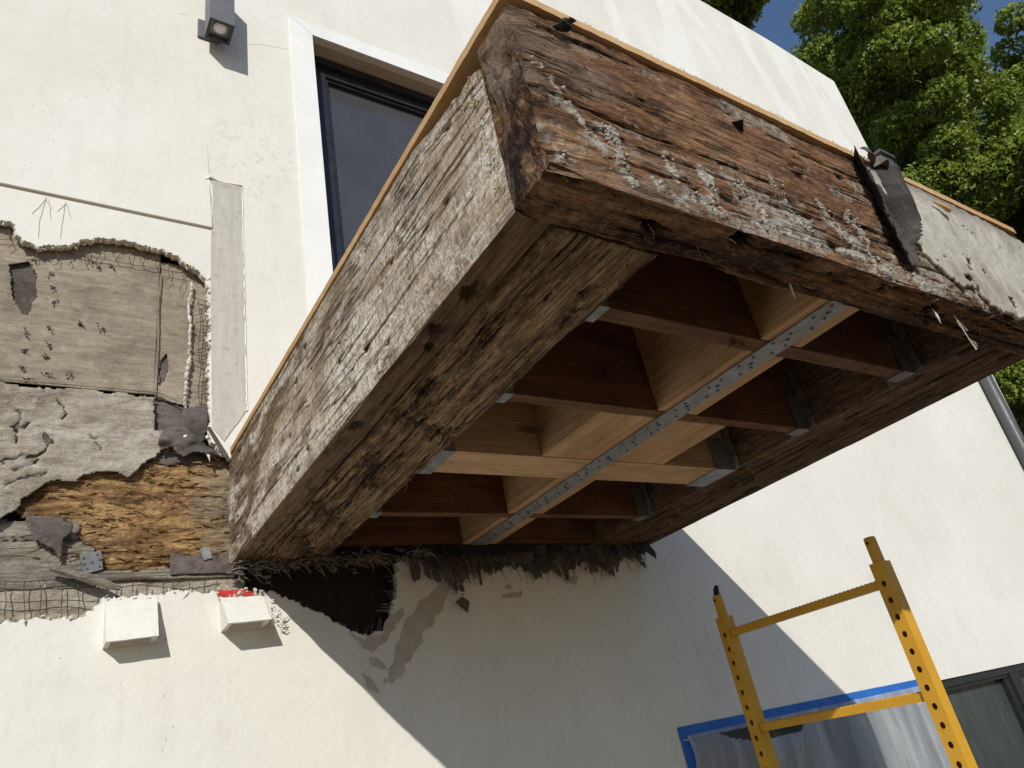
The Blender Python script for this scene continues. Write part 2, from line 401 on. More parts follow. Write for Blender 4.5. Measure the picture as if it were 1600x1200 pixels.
M_NAIL = plain('nail_heads', (0.13, 0.12, 0.11), 0.5, 0.5, 0.7, var=0.3, sc=50)
n = NT('grey_primer_board', 0.9, 0.1)
_c = n.mix(n.map(n.noise(1, 6, 0.7, n.vec((40, 1, 5))), 0.35, 0.65), (0.45, 0.425, 0.37), (0.545, 0.52, 0.46))
_c = n.mix(n.map(n.noise(24, 6, 0.78), 0.54, 0.68, 0, 0.55), _c, (0.27, 0.25, 0.215))
_c = n.mix(n.map(n.voro(38), 0.05, 0.10, 0.7, 0), _c, (0.16, 0.14, 0.12))
n.set(Base_Color=_c).bump(n.noise(1, 5, 0.7, n.vec((160, 1, 30))), 0.3, 0.004); M_REPAIR = n.m
M_DARKWOOD = clean_wood('old_dark_plank', 'z', (0.035, 0.024, 0.017), (0.06, 0.04, 0.028), stain=0.7)
n = NT('yellow_scaffold_paint', 0.45, 0.4)
_c = n.mix(n.map(n.noise(7, 5, 0.65), 0.35, 0.65), (0.57, 0.29, 0.018), (0.63, 0.345, 0.028))
_c = n.mix(n.map(n.noise(1, 6, 0.75, n.vec((60, 60, 14))), 0.60, 0.70, 0, 0.55), _c, (0.25, 0.13, 0.03))
_c = n.mix(n.map(n.noise(130, 4, 0.7), 0.66, 0.70, 0, 0.8), _c, (0.10, 0.06, 0.035))
_c = n.mix(n.map(n.noise(45, 5, 0.8), 0.66, 0.72, 0, 0.7), _c, (0.62, 0.58, 0.48))
n.set(Base_Color=_c).bump(n.noise(90, 3, 0.6), 0.08, 0.003); M_YELLOW = n.m
M_BLUE = plain('blue_masking_tape', (0.025, 0.14, 0.47), 0.6, 0.3, var=0.15, sc=14, bump=0.3, bsc=40)
M_DARKPIPE = plain('dark_grey_pipe', (0.075, 0.076, 0.08), 0.45, 0.5, var=0.1)
M_LAMPGREY = plain('grey_lamp_metal', (0.135, 0.14, 0.15), 0.5, 0.4, var=0.05)
M_LAMPRIM = plain('charcoal_lamp_rim', (0.03, 0.03, 0.032), 0.5, 0.4, var=0.1)
M_LENS = plain('frosted_lens', (0.22, 0.22, 0.21), 0.3, 0.5, var=0.05)
M_BULB = plain('white_bulb', (0.7, 0.68, 0.64), 0.3, 0.5, var=0.02)
M_BLACK = plain('black_tape', (0.012, 0.012, 0.012), 0.6, 0.4, var=0.3)
M_RED = plain('red_paint_mark', (0.5, 0.05, 0.045), 0.8, 0.2, var=0.3, sc=60)
M_BARE = plain('bare_grey_stucco', (0.47, 0.43, 0.38), 0.95, 0.1, var=0.15, sc=20, bump=0.3)
M_LICHEN = plain('yellow_lichen', (0.40, 0.37, 0.20), 0.95, 0.1, var=0.4, sc=60, bump=0.6, bsc=150)
M_BARK = plain('tree_bark', (0.10, 0.075, 0.055), 0.95, 0.1, var=0.4, sc=20, bump=0.6)
M_GROUND = plain('concrete_ground', (0.185, 0.138, 0.090), 0.9, 0.2, var=0.15, sc=1.5, bump=0.2)

def glass_mat(name, c, rough=0.04, dirt=0.0):
    n = NT(name, rough, 0.5)
    cc = n.mix(n.map(n.noise(3, 4, 0.6), 0.3, 0.7), tuple(x * 0.85 for x in c), tuple(x * 1.15 for x in c))
    if dirt:
        st = n.noise(1, 5, 0.65, n.vec((26, 1, 3)))
        cc = n.mix(n.map(st, 0.5, 0.75, 0, dirt), cc, (0.16, 0.17, 0.165))
        n.set(Roughness=n.map(st, 0.4, 0.7, rough, 0.35))
    n.set(Base_Color=cc); return n.m
M_GLASS = glass_mat('door_glass', (0.062, 0.064, 0.070))
M_GLASS2 = glass_mat('dusty_window_glass', (0.045, 0.056, 0.054), 0.1, 0.25)
n = NT('clear_plastic_film', 0.55, 0.25)
n.set(Base_Color=n.mix(n.map(n.noise(1, 3, 0.5, n.vec((9, 1, 1.2), rot=(0, .12, 0)), dist=0.8), 0.42, 0.62), (0.50, 0.54, 0.56), (0.70, 0.73, 0.74)))
n.set(Alpha=n.map(n.noise(1, 3, 0.5, n.vec((7, 1, 1), rot=(0, .12, 0)), dist=0.8), 0.36, 0.68, 0.20, 0.42))
M_PLASTIC = n.m

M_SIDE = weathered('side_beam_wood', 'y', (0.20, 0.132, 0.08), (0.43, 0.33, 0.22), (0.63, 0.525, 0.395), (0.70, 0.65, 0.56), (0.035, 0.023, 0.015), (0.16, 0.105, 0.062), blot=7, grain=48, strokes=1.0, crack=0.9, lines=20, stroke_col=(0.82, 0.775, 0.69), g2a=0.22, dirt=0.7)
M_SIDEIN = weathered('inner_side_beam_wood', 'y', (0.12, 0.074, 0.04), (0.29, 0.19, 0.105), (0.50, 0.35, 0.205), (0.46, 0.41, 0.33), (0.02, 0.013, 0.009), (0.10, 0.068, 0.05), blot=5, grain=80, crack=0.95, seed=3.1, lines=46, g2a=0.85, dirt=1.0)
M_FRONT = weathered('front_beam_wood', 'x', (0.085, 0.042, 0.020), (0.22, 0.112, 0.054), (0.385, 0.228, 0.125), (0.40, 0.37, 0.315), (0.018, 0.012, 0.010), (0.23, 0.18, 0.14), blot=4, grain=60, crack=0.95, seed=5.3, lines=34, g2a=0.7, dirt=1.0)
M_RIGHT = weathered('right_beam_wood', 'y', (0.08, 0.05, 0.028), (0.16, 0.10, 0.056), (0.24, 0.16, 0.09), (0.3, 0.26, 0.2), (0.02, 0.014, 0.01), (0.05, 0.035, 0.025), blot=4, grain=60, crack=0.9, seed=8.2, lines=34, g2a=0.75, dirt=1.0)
M_ROT = weathered('rotted_sheathing_wood', 'x', (0.16, 0.08, 0.034), (0.40, 0.235, 0.095), (0.60, 0.405, 0.20), (0.36, 0.31, 0.24), (0.05, 0.033, 0.022), (0.22, 0.175, 0.12), blot=7, grain=34, crack=0.95, seed=1.7, lines=22, dirt=1.0)
M_GREYPLANK = weathered('grey_plank_wood', 'x', (0.24, 0.205, 0.16), (0.34, 0.30, 0.24), (0.43, 0.385, 0.32), (0.5, 0.46, 0.4), (0.05, 0.04, 0.03), (0.2, 0.16, 0.12), blot=5, grain=50, crack=0.7, seed=4.4)
M_NEWX = clean_wood('new_lumber_across', 'x', (0.50, 0.32, 0.17), (0.64, 0.44, 0.26), ring=30)
M_NEWY = clean_wood('new_lumber_along', 'y', (0.44, 0.26, 0.13), (0.60, 0.395, 0.225), ring=24, seed=2.0)
M_OLDX = clean_wood('old_joist_lumber', 'x', (0.135, 0.062, 0.029), (0.21, 0.108, 0.054), ring=26, seed=4.0, stain=0.35)
n = NT('plywood_edge', 0.8, 0.2)
_s = n.t.nodes.new('ShaderNodeSeparateXYZ'); n.link(n.co, _s.inputs[0])
_l = n.math('FRACT', n.math('MULTIPLY', _s.outputs[2], 230.0))
_c = n.mix(n.map(_l, 0.4, 0.6), (0.66, 0.48, 0.255), (0.50, 0.325, 0.15))
_gr = n.noise(1, 4, 0.6, n.vec((25, 25, 300)))
_c = n.mix(n.map(_gr, 0.4, 0.7, 0, 0.5), _c, (0.33, 0.17, 0.07))
_ws = n.map(_s.outputs[1], -1.70, -1.745, 0, 1)
_c = n.mix(n.math('MULTIPLY', n.map(n.noise(5, 3), 0.35, 0.6), 0.6), _c, (0.46, 0.25, 0.11))
n.set(Base_Color=_c).bump(_gr, 0.5, 0.004); M_PLY = n.m

ICO = [(0, 0, 1), (.9, 0, .4), (.3, .85, .4), (-.7, .5, .4), (-.7, -.5, .4), (.3, -.85, .4), (.7, .5, -.4), (-.3, .85, -.4), (-.9, 0, -.4), (-.3, -.85, -.4), (.7, -.5, -.4), (0, 0, -1)]
IF = [(0, 1, 2), (0, 2, 3), (0, 3, 4), (0, 4, 5), (0, 5, 1), (1, 6, 2), (2, 7, 3), (3, 8, 4), (4, 9, 5), (5, 10, 1), (6, 7, 2), (7, 8, 3), (8, 9, 4), (9, 10, 5), (10, 6, 1), (11, 7, 6), (11, 8, 7), (11, 9, 8), (11, 10, 9), (11, 6, 10)]
def chunk(mb, c, r, sq=(1, 1, 1)):
    mb.add([np.array(c) + np.array(v) * r * np.array(sq) * random.uniform(.6, 1.25) for v in ICO], IF)
# ================================================================== GROUND
g = MB(); S_ = 400
g.add([(-S_, -S_, GZ), (S_, -S_, GZ), (S_, S_, GZ), (-S_, S_, GZ)], [(0, 1, 2, 3)])
tag(g.build('ground', M_GROUND), 'pale concrete ground below the house wall', 'ground', kind='structure')

# ================================================================== HOUSE
house = empty('house', (3, 3, GZ), 'cream stucco house with torn open wall, dark windows and flat roof', 'house')
def part(o, label=None, kind=None):
    if label: o['label'] = label
    if kind: o['kind'] = kind
    return o
YS = 0.029        # depth of the sheathing behind the stucco face
edge = XZ([(1303, 127), (1361, 240), (1552, 588), (1600, 683)])
outer = [(-3.2, GZ), (edge[-1][0] - 0.05, GZ), edge[3], edge[2], edge[1], edge[0]] + XZ([(1200, 62), (1090, -2)]) + [(-3.2, 5.36)]
hole_top = XZ([(0, 342), (18, 347), (35, 375), (60, 383), (110, 382), (135, 371), (180, 373), (215, 380), (265, 393), (300, 415), (322, 435), (328, 460), (328, 560), (328, 640), (330, 690), (352, 708)])
hole_bot = XZ([(620, 878), (622, 930), (605, 985), (570, 995), (520, 970), (470, 945), (425, 925), (343, 928), (310, 926), (285, 923), (245, 930), (165, 936), (160, 942), (120, 970), (60, 967), (0, 977)])
hole_raw = [(-1.5, 1.2), (-0.95, 1.16)] + hole_top + [(0.02, 0.33), (0.3, 0.31), (1.2, 0.31), (1.63, 0.26), (1.655, 0.035), (1.2, 0.008), (0.75, 0.008), (0.575, 0.012)] + hole_bot + [(-0.95, -0.17), (-1.5, -0.2)]
hole = [(p[0] + random.gauss(0, .0012), p[1] + random.gauss(0, .0012)) for p in [(q[0] + .006 * float(fbm(q[0] * 130, q[1] * 130, oct=3, seed=77)), q[1] + .006 * float(fbm(q[0] * 130, q[1] * 130, oct=3, seed=78))) for q in ragged(hole_raw, 0.005, 0.010, 3)]]
DX0, DX1, DZ0, DZ1 = 0.398, 1.47, 0.50, 2.652
door_hole = [(DX0, DZ0), (DX1, DZ0), (DX1, DZ1), (DX0, DZ1)]
LX0, LX1, LZ1 = 1.655, 5.60, -0.700
low_hole = [(LX0, GZ + 0.25), (LX1, GZ + 0.25), (LX1, LZ1), (LX0, LZ1)]
wall = slab('stucco_wall', outer, 0.0, YS + 0.002, M_STUCCO, house, [hole, door_hole, low_hole], rough_rim=0)
# broken rim of the tear: rough plaster between the face and the sheathing
rv, rf = [], []; K_ = len(hole); lay = (0.0, .005, .012, .020, YS + .002)
for li_, yy_ in enumerate(lay):
    for i, p in enumerate(hole):
        a_, b_ = np.array(hole[i - 3]), np.array(hole[(i + 3) % K_]); t_ = b_ - a_; nn_ = np.array([-t_[1], t_[0]]) / (np.linalg.norm(t_) + 1e-9)
        d_ = 0 if li_ in (0, len(lay) - 1) else .007 * float(fbm(p[0] * 70, p[1] * 70, yy_ * 90, oct=3, seed=5)) + random.gauss(0, .0015) - .003
        rv.append((p[0] + nn_[0] * d_, yy_, p[1] + nn_[1] * d_))
for li_ in range(len(lay) - 1):
    for i in range(K_): j = (i + 1) % K_; rf.append((li_ * K_ + i, li_ * K_ + j, (li_ + 1) * K_ + j, (li_ + 1) * K_ + i))
mesh_obj('broken_rim', rv, rf, M_RIM, house)
# the body behind the stucco: side, back and roof
b = MB(); xr = edge[2][0]
b.box(-3.2, xr - 0.02, 8.0, 8.2, GZ, 5.1)
part(b.build('back_wall', M_STUCCO, house))
b = MB(); zt = 5.2
b.add([(xr - 0.12, YS + .003, GZ), (edge[0][0] - 0.03, YS + .003, zt), (edge[0][0] - 0.03, 7.99, zt), (xr - 0.12, 7.99, GZ), (xr - 0.32, YS + .003, GZ), (edge[0][0] - 0.3, YS + .003, zt), (edge[0][0] - 0.3, 7.99, zt), (xr - 0.32, 7.99, GZ)],
      [(0, 3, 2, 1), (4, 5, 6, 7), (1, 2, 6, 5), (0, 1, 5, 4), (3, 7, 6, 2), (0, 4, 7, 3)])
part(b.build('side_wall', M_STUCCO, house))
b = MB(); b.box(-3.2, edge[0][0] - 0.31, YS + 0.004, 7.99, 4.98, 5.12); part(b.build('roof', M_GROUND, house))
# sheathing boards behind the torn stucco, cut round the openings
b = MB()
b.box(-3.19, DX0 - 0.04, YS + 0.055, YS + 0.09, GZ, 4.97)
b.box(DX1 + 0.04, 5.6, YS + 0.055, YS + 0.09, LZ1 + 0.02, 4.97)
b.box(DX0 - 0.039, DX1 + 0.039, YS + 0.055, YS + 0.09, DZ1 + 0.06, 4.97)
b.box(DX0 - 0.039, DX1 + 0.039, YS + 0.055, YS + 0.09, LZ1 + 0.02, DZ0 - 0.04)
part(b.build('wall_sheathing', M_DARKWOOD, house))

n_top = ragged([(-0.95, 1.16)] + hole_top[:13], 0.005, 0.010, 3, closed=False)
n_bot = ragged(hole_bot[6:], 0.005, 0.010, 3, closed=False)
# loose plaster bits hanging from the torn edge
m = MB()
for i in range(150):
    p = n_top[random.randrange(len(n_top))] if i < 90 else n_bot[random.randrange(len(n_bot))]
    c = np.array([p[0] + random.gauss(0, .004), random.uniform(-.004, .02), p[1] + random.gauss(0, .005)])
    d = np.array([random.gauss(0, 1), random.gauss(0, .5), random.gauss(-.4, .7)]); d /= np.linalg.norm(d)
    L = random.uniform(.006, .022)
    m.tube([c, c + d * L * .5, c + d * L], [random.uniform(.001, .004), random.uniform(.0012, .004), .0006], 5)
part(m.build('plaster_crumbs', M_PLASTER, house), kind='stuff')

# ---- layers inside the tear
y1 = YS
def wob(x, z, s=0): return 0.012 * fbm(x * 25, z * 25, oct=4, seed=40 + s)
SEAM = XZ([(0, 593), (245, 613)], y1); ZS = SEAM[0][1]
xv = W(247, 500, y1)[0]
kr = [(-1.5, ZS), (xv, ZS + .004), (xv, 1.25), (-1.5, 1.25)]
def flat_att(x, z): return np.zeros((len(x), 3))
tears = [W(u, v, y1)[[0, 2]] for u, v in [(40, 520), (78, 512), (82, 428), (84, 448), (84, 470), (40, 545), (77, 537), (36, 573), (75, 557), (74, 582), (108, 589), (45, 590), (126, 505), (160, 512), (52, 404), (145, 408), (155, 416), (175, 415)]]
def kraft_att(x, z):
    a = np.zeros((len(x), 3))
    for i, t in enumerate(tears):
        d = np.hypot((x - t[0]) + .006 * fbm(x * 120, z * 120, seed=i), (z - t[1]) * 1.1 + .006 * fbm(x * 130, z * 110, seed=i + 60))
        a[:, 1] = np.maximum(a[:, 1], np.clip(1.25 - d / 0.008, 0, 1))
    return a
def kraft_y(x, z):
    a = kraft_att(x.ravel(), z.ravel())[:, 1].reshape(x.shape)
    return y1 + 0.010 + 0.0035 * fbm(x * 5, z * 42, oct=4, seed=21) + 0.006 * fbm(x * 4, z * 4, seed=22) - 0.006 * a * (fbm(x * 150, z * 150, seed=3) + .3)
felt_p = XZ([(15, 412), (45, 406), (57, 425), (56, 445), (60, 462), (52, 470), (45, 490), (35, 486), (22, 465), (17, 440)], y1)
fp = np.array(felt_p)
part(sheet('building_paper', -1.25, xv, ZS, 1.22, 0.0042,
      lambda x, z: np.where(inside(felt_p, x + wob(x, z) * .5, z + wob(x, z, 1) * .5), -1, 1), kraft_y, 0.0015, M_KRAFT, house, kraft_att), 'tan building paper with punched nail tears')
sheet('felt_patch', fp[:, 0].min() - .02, fp[:, 0].max() + .02, fp[:, 1].min() - .02, fp[:, 1].max() + .03, 0.005, lambda x, z: np.ones(x.shape), lambda x, z: y1 + .022 + .003 * fbm(x * 12, z * 12), .001, M_FELT, house, flat_att)
# second sheet right of the vertical lap, with a dark torn window in it
dkp = XZ([(252, 560), (262, 545), (265, 575), (258, 592), (250, 600), (249, 580)], y1)
part(sheet('building_paper', xv + .003, -0.045, 0.42, 1.12, 0.0042,
      lambda x, z: np.where(inside(dkp, x + wob(x, z) * .3, z + wob(x, z, 1) * .3) | (z < ZS - .004 - (x - xv) * .22), -1, 1),
      lambda x, z: y1 + .018 + .003 * fbm(x * 7, z * 40, seed=31) + .004 * fbm(x * 5, z * 5, seed=33), .0015, M_KRAFT, house, flat_att))
sheet('felt_patch', xv - .005, -0.05, 0.30, 0.85, 0.007, lambda x, z: np.where(z + .05 * fbm(x * 14, z * 14, seed=8) > .345, 1, -1), lambda x, z: y1 + .027 + .004 * fbm(x * 9, z * 9, seed=35) - .005 * sstep(.45, .35, z), .001, M_FELT, house, flat_att)
# pale lower sheet torn along its foot
low_edge = XZ([(-60, 840), (0, 812), (20, 800), (35, 778), (70, 752), (90, 748), (115, 752), (128, 740), (160, 738), (205, 745), (225, 722), (245, 712), (262, 690), (290, 672)], y1)
lp = [(-1.5, low_edge[0][1])] + low_edge + [(xv + .07, ZS - .2), (xv + .002, ZS - .2), (xv - .0, ZS + .0), (-1.5, ZS + .002)]
lp = [(-1.5, low_edge[0][1])] + low_edge + [(low_edge[-1][0], ZS - .14), (xv + .004, ZS - .13), (xv - .0, ZS - .008), (-1.5, ZS - .008)]
cracks_l = [XZ(c, y1) for c in ([(0, 720), (30, 712), (55, 715), (72, 700), (70, 680)], [(20, 735), (45, 728), (62, 720)], [(95, 655), (100, 640), (88, 622)], [(80, 690), (70, 672)], [(60, 590), (68, 610)], [(150, 690), (158, 700)], [(140, 680), (152, 684), (158, 680)], [(20, 665), (35, 668), (48, 660)], [(5, 760), (40, 745), (75, 738)], [(25, 690), (28, 660), (30, 640)])]
def pale_att(x, z):
    a = np.zeros((len(x), 3)); dm = np.full(len(x), 9.)
    for c in cracks_l:
        for i in range(len(c) - 1): dm = np.minimum(dm, seg_dist(x + .012 * fbm(x * 50, z * 50, seed=5), z + .012 * fbm(x * 50, z * 50, seed=6), c[i], c[i + 1])[0])
    a[:, 1] = np.clip(1.2 - dm / .006, 0, 1)
    top = sstep(.40, .52, z + .07 * fbm(x * 9, z * 9, seed=77)) * sstep(-.55, -.50, x + .05 * fbm(x * 9, z * 14, seed=78))
    a[:, 0] = np.clip(.55 - .55 * top, 0, 1) * (.75 + .3 * fbm(x * 20, z * 30, seed=79)) * sstep(-.1, .15, fbm(x * 6, z * 9, seed=80) + .25)
    return a
def pale_y(x, z):
    a = pale_att(x.ravel(), z.ravel())[:, 1].reshape(x.shape)
    edge_curl = sstep(.5, .2, z)
    return y1 + .004 + .006 * fbm(x * 9, z * 26, oct=5, seed=41) + .008 * fbm(x * 6, z * 6, seed=43) * (0.4 + edge_curl) - .013 * edge_curl * (.5 + .5 * fbm(x * 13, z * 5, seed=47)) + .006 * a
part(sheet('building_paper', -1.3, low_edge[-1][0], .02, ZS, 0.0048, lambda x, z: np.where(inside(lp, x + wob(x, z) * .9, z + wob(x, z, 2) * .9), 1, -1), pale_y, .002, M_PALEPAPER, house, pale_att), 'pale crumpled lower sheet of building paper with torn foot')
# lap shadow lines: thin free edges of the upper sheet
m = MB(); a0 = W(-40, 590, y1 + .006); a1 = W(248, 614, y1 + .006); a2 = W(278, 628, y1 + .006)
m.tube([a0 + (0, -.004, 0), (a0 + a1) / 2 + (0, -.006, .001), a1 + (0, -.004, 0), a2 + (0, -.006, 0)], [.0022, .0028, .0025, .002], 5)
m.tube([(xv, y1 + .003, ZS), (xv + .003, y1 + .004, ZS + .2), (xv - .001, y1 + .003, ZS + .35), (xv + .003, y1 + .004, 1.06)], .0022, 5)
m.build('paper_lap', M_KRAFT, house)
# nail tears standing proud as little flaps
m = MB()
for t in tears:
    for q in range(4):
        c = np.array([t[0] + random.gauss(0, .006), y1 + .004, t[1] + random.gauss(0, .006)]); an = random.uniform(0, 6.3); L = random.uniform(.006, .014)
        e = np.array([math.cos(an), 0, math.sin(an)]); f_ = np.array([-e[2], 0, e[0]])
        V = [c - f_ * .003, c + f_ * .003, c + e * L + (0, -random.uniform(.002, .010), 0)]; V += [v + np.array([0, .0012, 0]) for v in V]
        m.add(V, [(0, 1, 2), (5, 4, 3), (0, 3, 4, 1), (1, 4, 5, 2), (2, 5, 3, 0)])
part(m.build('torn_flakes', M_FELT, house), kind='stuff')

# rotted orange sheathing
rot_p = XZ([(5, 792), (40, 770), (120, 730), (230, 705), (250, 690), (345, 690), (372, 730), (380, 860), (350, 895), (270, 895), (180, 892), (90, 892), (88, 830), (30, 806)], y1 + .02)
knots = [(W(u, v, y1 + .02)[[0, 2]], r) for u, v, r in [(238, 752, .022), (196, 783, .008), (130, 846, .016), (255, 785, .007), (205, 858, .010)]]
def rot_att(x, z):
    a = np.zeros((len(x), 3))
    a[:, 2] = sstep(-.21, -.02, x + .10 * fbm(x * 9, z * 16, oct=5, seed=91)) * .75
    for (k, r) in knots: a[:, 1] = np.maximum(a[:, 1], np.clip(1 - np.hypot((x - k[0]) * .7, (z - k[1]) * 1.5) / r, 0, 1) * .9)
    a[:, 1] = np.maximum(a[:, 1], sstep(.05, -.01, z + .02 * fbm(x * 20, z * 20, seed=93)) * .35)
    a[:, 1] = np.maximum(a[:, 1], sstep(.12, .6, fbm(x * 7, (z + .03 * fbm(x * 7, z * 7, oct=3, seed=59)) * 40, oct=5, seed=94)) * .62)
    a[:, 1] = np.maximum(a[:, 1], sstep(-.28, -.5, x + .1 * fbm(x * 9, z * 20, oct=4, seed=95)) * sstep(.12, .25, z) * .45)
    return a
def rot_y(x, z):
    a = rot_att(x.ravel(), z.ravel())
    zz = z + .03 * fbm(x * 7, z * 7, oct=3, seed=59)
    return y1 + .022 + .012 * fbm(x * 8, zz * 44, oct=5, seed=51, rough=.65) + .010 * fbm(x * 7, z * 9, seed=52) + .007 * np.abs(fbm(x * 30, z * 60, oct=3, seed=57)) + .014 * a[:, 1].reshape(x.shape)
part(sheet('rotted_board', -.62, .06, -.06, .42, .0045, lambda x, z: np.where(inside(rot_p, x + wob(x, z), z + wob(x, z, 3)), 1, -1), rot_y, .012, M_ROT, house, rot_att), 'rotted orange sheathing board with splintered grain')
m = MB()
for i in range(260):
    u, v = random.uniform(60, 352), random.uniform(712, 885); c = W(u, v, y1 + .016); L = random.uniform(.012, .05); t = random.gauss(0, .22)
    d = np.array([math.cos(t), -random.uniform(0, .12), math.sin(t)]) * random.choice((-1, 1))
    d[1] = -abs(d[1]); m.tube([c, c + d * L * .5 + (0, .002, .001), c + d * L], [.0022, .0017, .0004], 4)
o = part(m.build('rot_splinters', M_ROT, house), kind='stuff')
# grey planks low left
pl_p = XZ([(-60, 800), (0, 812), (60, 806), (92, 830), (95, 885), (160, 910), (0, 905), (-60, 905)], y1 + .02)
part(sheet('plank', -1.5, -.33, .02, .19, .006, lambda x, z: np.where((z < .155 + .03 * fbm(x * 11, z * 4, seed=4)) & (x + .07 * fbm(x * 8, z * 16, oct=5, seed=5) < -.385 - .25 * (.10 - z)), 1, -1), lambda x, z: y1 + .022 + .004 * fbm(x * 8, z * 40, seed=61) + .012 * (np.abs(z - .095) < .004), .01, M_GREYPLANK, house, flat_att), 'grey weathered plank')
part(sheet('plank', -1.5, -.35, -.045, .035, .006, lambda x, z: np.ones(x.shape), lambda x, z: y1 + .018 + .004 * fbm(x * 8, z * 40, seed=63), .01, M_GREYPLANK, house, flat_att), 'grey weathered plank')
part(sheet('plank', -.36, .02, -.03, .004, .005, lambda x, z: np.where(z < -.004 + .01 * fbm(x * 20, 0 * z, seed=6), 1, -1), lambda x, z: y1 + .008 + .004 * fbm(x * 8, z * 40, seed=64), .02, M_GREYPLANK, house, flat_att), 'thin split plank above the lath')
# mortar bed behind the bottom lath
sheet('mortar_bed', -1.5, .05, -.30, -.03, .006, lambda x, z: np.ones(x.shape), lambda x, z: y1 + .020 + .006 * fbm(x * 14, z * 14, oct=5, seed=66) + .012 * np.clip(1 - np.abs(z + .115 - .02 * fbm(x * 9, 0 * x, seed=68)) / .006, 0, 1) * (x < -.36), .01, M_PALEPAPER, house, flat_att)
# dark felt flap hanging over the orange board
fl = XZ([(36, 803), (60, 806), (92, 810), (112, 820), (110, 832), (100, 842), (95, 862), (92, 880), (85, 860), (70, 850), (52, 842)], y1)
sheet('felt_flap', -.60, -.38, 0.0, .2, .005, lambda x, z: np.where(inside(fl, x + wob(x, z) * .4, z + wob(x, z, 5) * .4), 1, -1), lambda x, z: y1 - .004 + .006 * fbm(x * 14, z * 14, seed=71) - .10 * np.clip(x + .44, 0, .1), .0016, M_FELT, house, flat_att)
# torn strip of wood and felt curling off above the lath
m = MB(); c = [W(u, v, YS - .012) for u, v in [(78, 888), (100, 893), (125, 902), (150, 908), (172, 918), (186, 922)]]
m.tube([p + np.array([0, -.004 * i, 0]) for i, p in enumerate(c)], [.006, .010, .012, .013, .010, .007], 8)
m.build('split_lath_strip', M_GREYPLANK, house)
# connector plate with nails
pc_ = XZ([(124, 866), (158, 860), (161, 889), (131, 897)], y1)
o = slab('connector_plate', pc_, y1 + .002, y1 + .0045, M_DULLGALV, house)
m = MB()
for i, (a, b_) in enumerate([(.15, .2), (.8, .15), (.2, .75), (.85, .8), (.5, .5), (.9, .45), (.1, .5)]):
    P = np.array(pc_); p = (P[0] * (1 - a) + P[1] * a) * (1 - b_) + (P[3] * (1 - a) + P[2] * a) * b_
    m.tube([(p[0], y1 - .001, p[1]), (p[0], y1 + .004, p[1])], .0035, 8)
m.build('nail', M_NAIL, o)
# bent second plate by the beam foot
pc2 = XZ([(312, 858), (326, 855), (332, 872), (318, 876)], y1)
slab('connector_plate', pc2, y1 - .004, y1 - .002, M_GALV, house)
sheet('felt_flap', -.165, .02, -.02, .05, .005, lambda x, z: np.where(z + .015 * fbm(x * 30, z * 30, seed=14) < .04, 1, -1), lambda x, z: y1 + .002 + .008 * fbm(x * 20, z * 20, seed=73), .002, M_FELT, house, flat_att)

# wire lath (real wires)
m = MB()
for k, v in enumerate((912, 938)):
    P = [W(u, v + 2 - 6 * (k == 0) + 2 * math.sin(u * .05) - u * .01, y1 - .004) for u in range(-60, 345, 20)]
    m.tube([p + np.array([0, .003 * math.sin(i), 0]) for i, p in enumerate(P)], .0013, 4)
for u in list(range(-50, 165, 29)) + list(range(185, 340, 22)):
    j = random.uniform(-3, 3); P = [W(u + j + random.uniform(-2, 2), v, y1 - .006) for v in (908, 920, 938, 955, 972)]
    m.tube(P, .0013, 4)
for (u0, v0) in [(14, 366), (38, 375), (52, 392), (85, 398), (110, 400), (135, 395), (158, 393), (182, 388), (205, 400), (222, 402), (245, 400), (262, 425), (283, 430), (300, 425)]:
    P = [W(u0 + random.uniform(-3, 3) + random.uniform(-2, 2) * i, v0 - 14 + i * random.uniform(6, 10), y1 - .006 - .004 * math.sin(i)) for i in range(5)]
    m.tube(P, .0011, 4)
m.tube([W(u, 374 + u * .045 if u < 40 else 393 + (u - 105) * .17, y1 - .004) for u in range(-20, 40, 10)], .0011, 4)
m.tube([W(u, 396 + (u - 110) * .175 + math.sin(u * .3), y1 - .003) for u in range(105, 320, 12)], .0011, 4)
for i in range(26):
    v = 470 + i * 7.2 + random.uniform(-2, 2); u1 = 333; L = random.uniform(16, 40)
    m.tube([W(u1 - L * t, v + 3 * math.sin(t * 4 + i), y1 - .008 + .008 * t) for t in (0, .3, .6, 1)], .0012, 4)
for u in (312, 322):
    m.tube([W(u + 2 * math.sin(v * .09), v, y1 - .004) for v in range(470, 650, 12)], .0012, 4)
part(m.build('wire_lath', M_WIRE, house), kind='stuff')
# string of old white sealant
m = MB(); ys = [W(u, v, YS)[[0, 2]] for u, v in [(298, 442), (300, 455), (294, 470), (295, 490), (298, 510), (296, 530), (295, 545), (296, 560), (292, 575), (291, 595), (289, 612), (287, 628), (290, 640), (286, 650)]]
pp = []
for i in range(len(ys) - 1):
    for t in np.linspace(0, 1, 6, endpoint=False): pp.append(ys[i] * (1 - t) + ys[i + 1] * t)
m.tube([(p[0] + .004 * float(fbm(i * .8, 2)), YS - .004, p[1]) for i, p in enumerate(pp)], [max(.0008, .0042 + .0075 * float(fbm(i * 1.3, 7, oct=3, seed=9))) for i in range(len(pp))], 7)
m.build('sealant_bead', M_PLASTER, house)
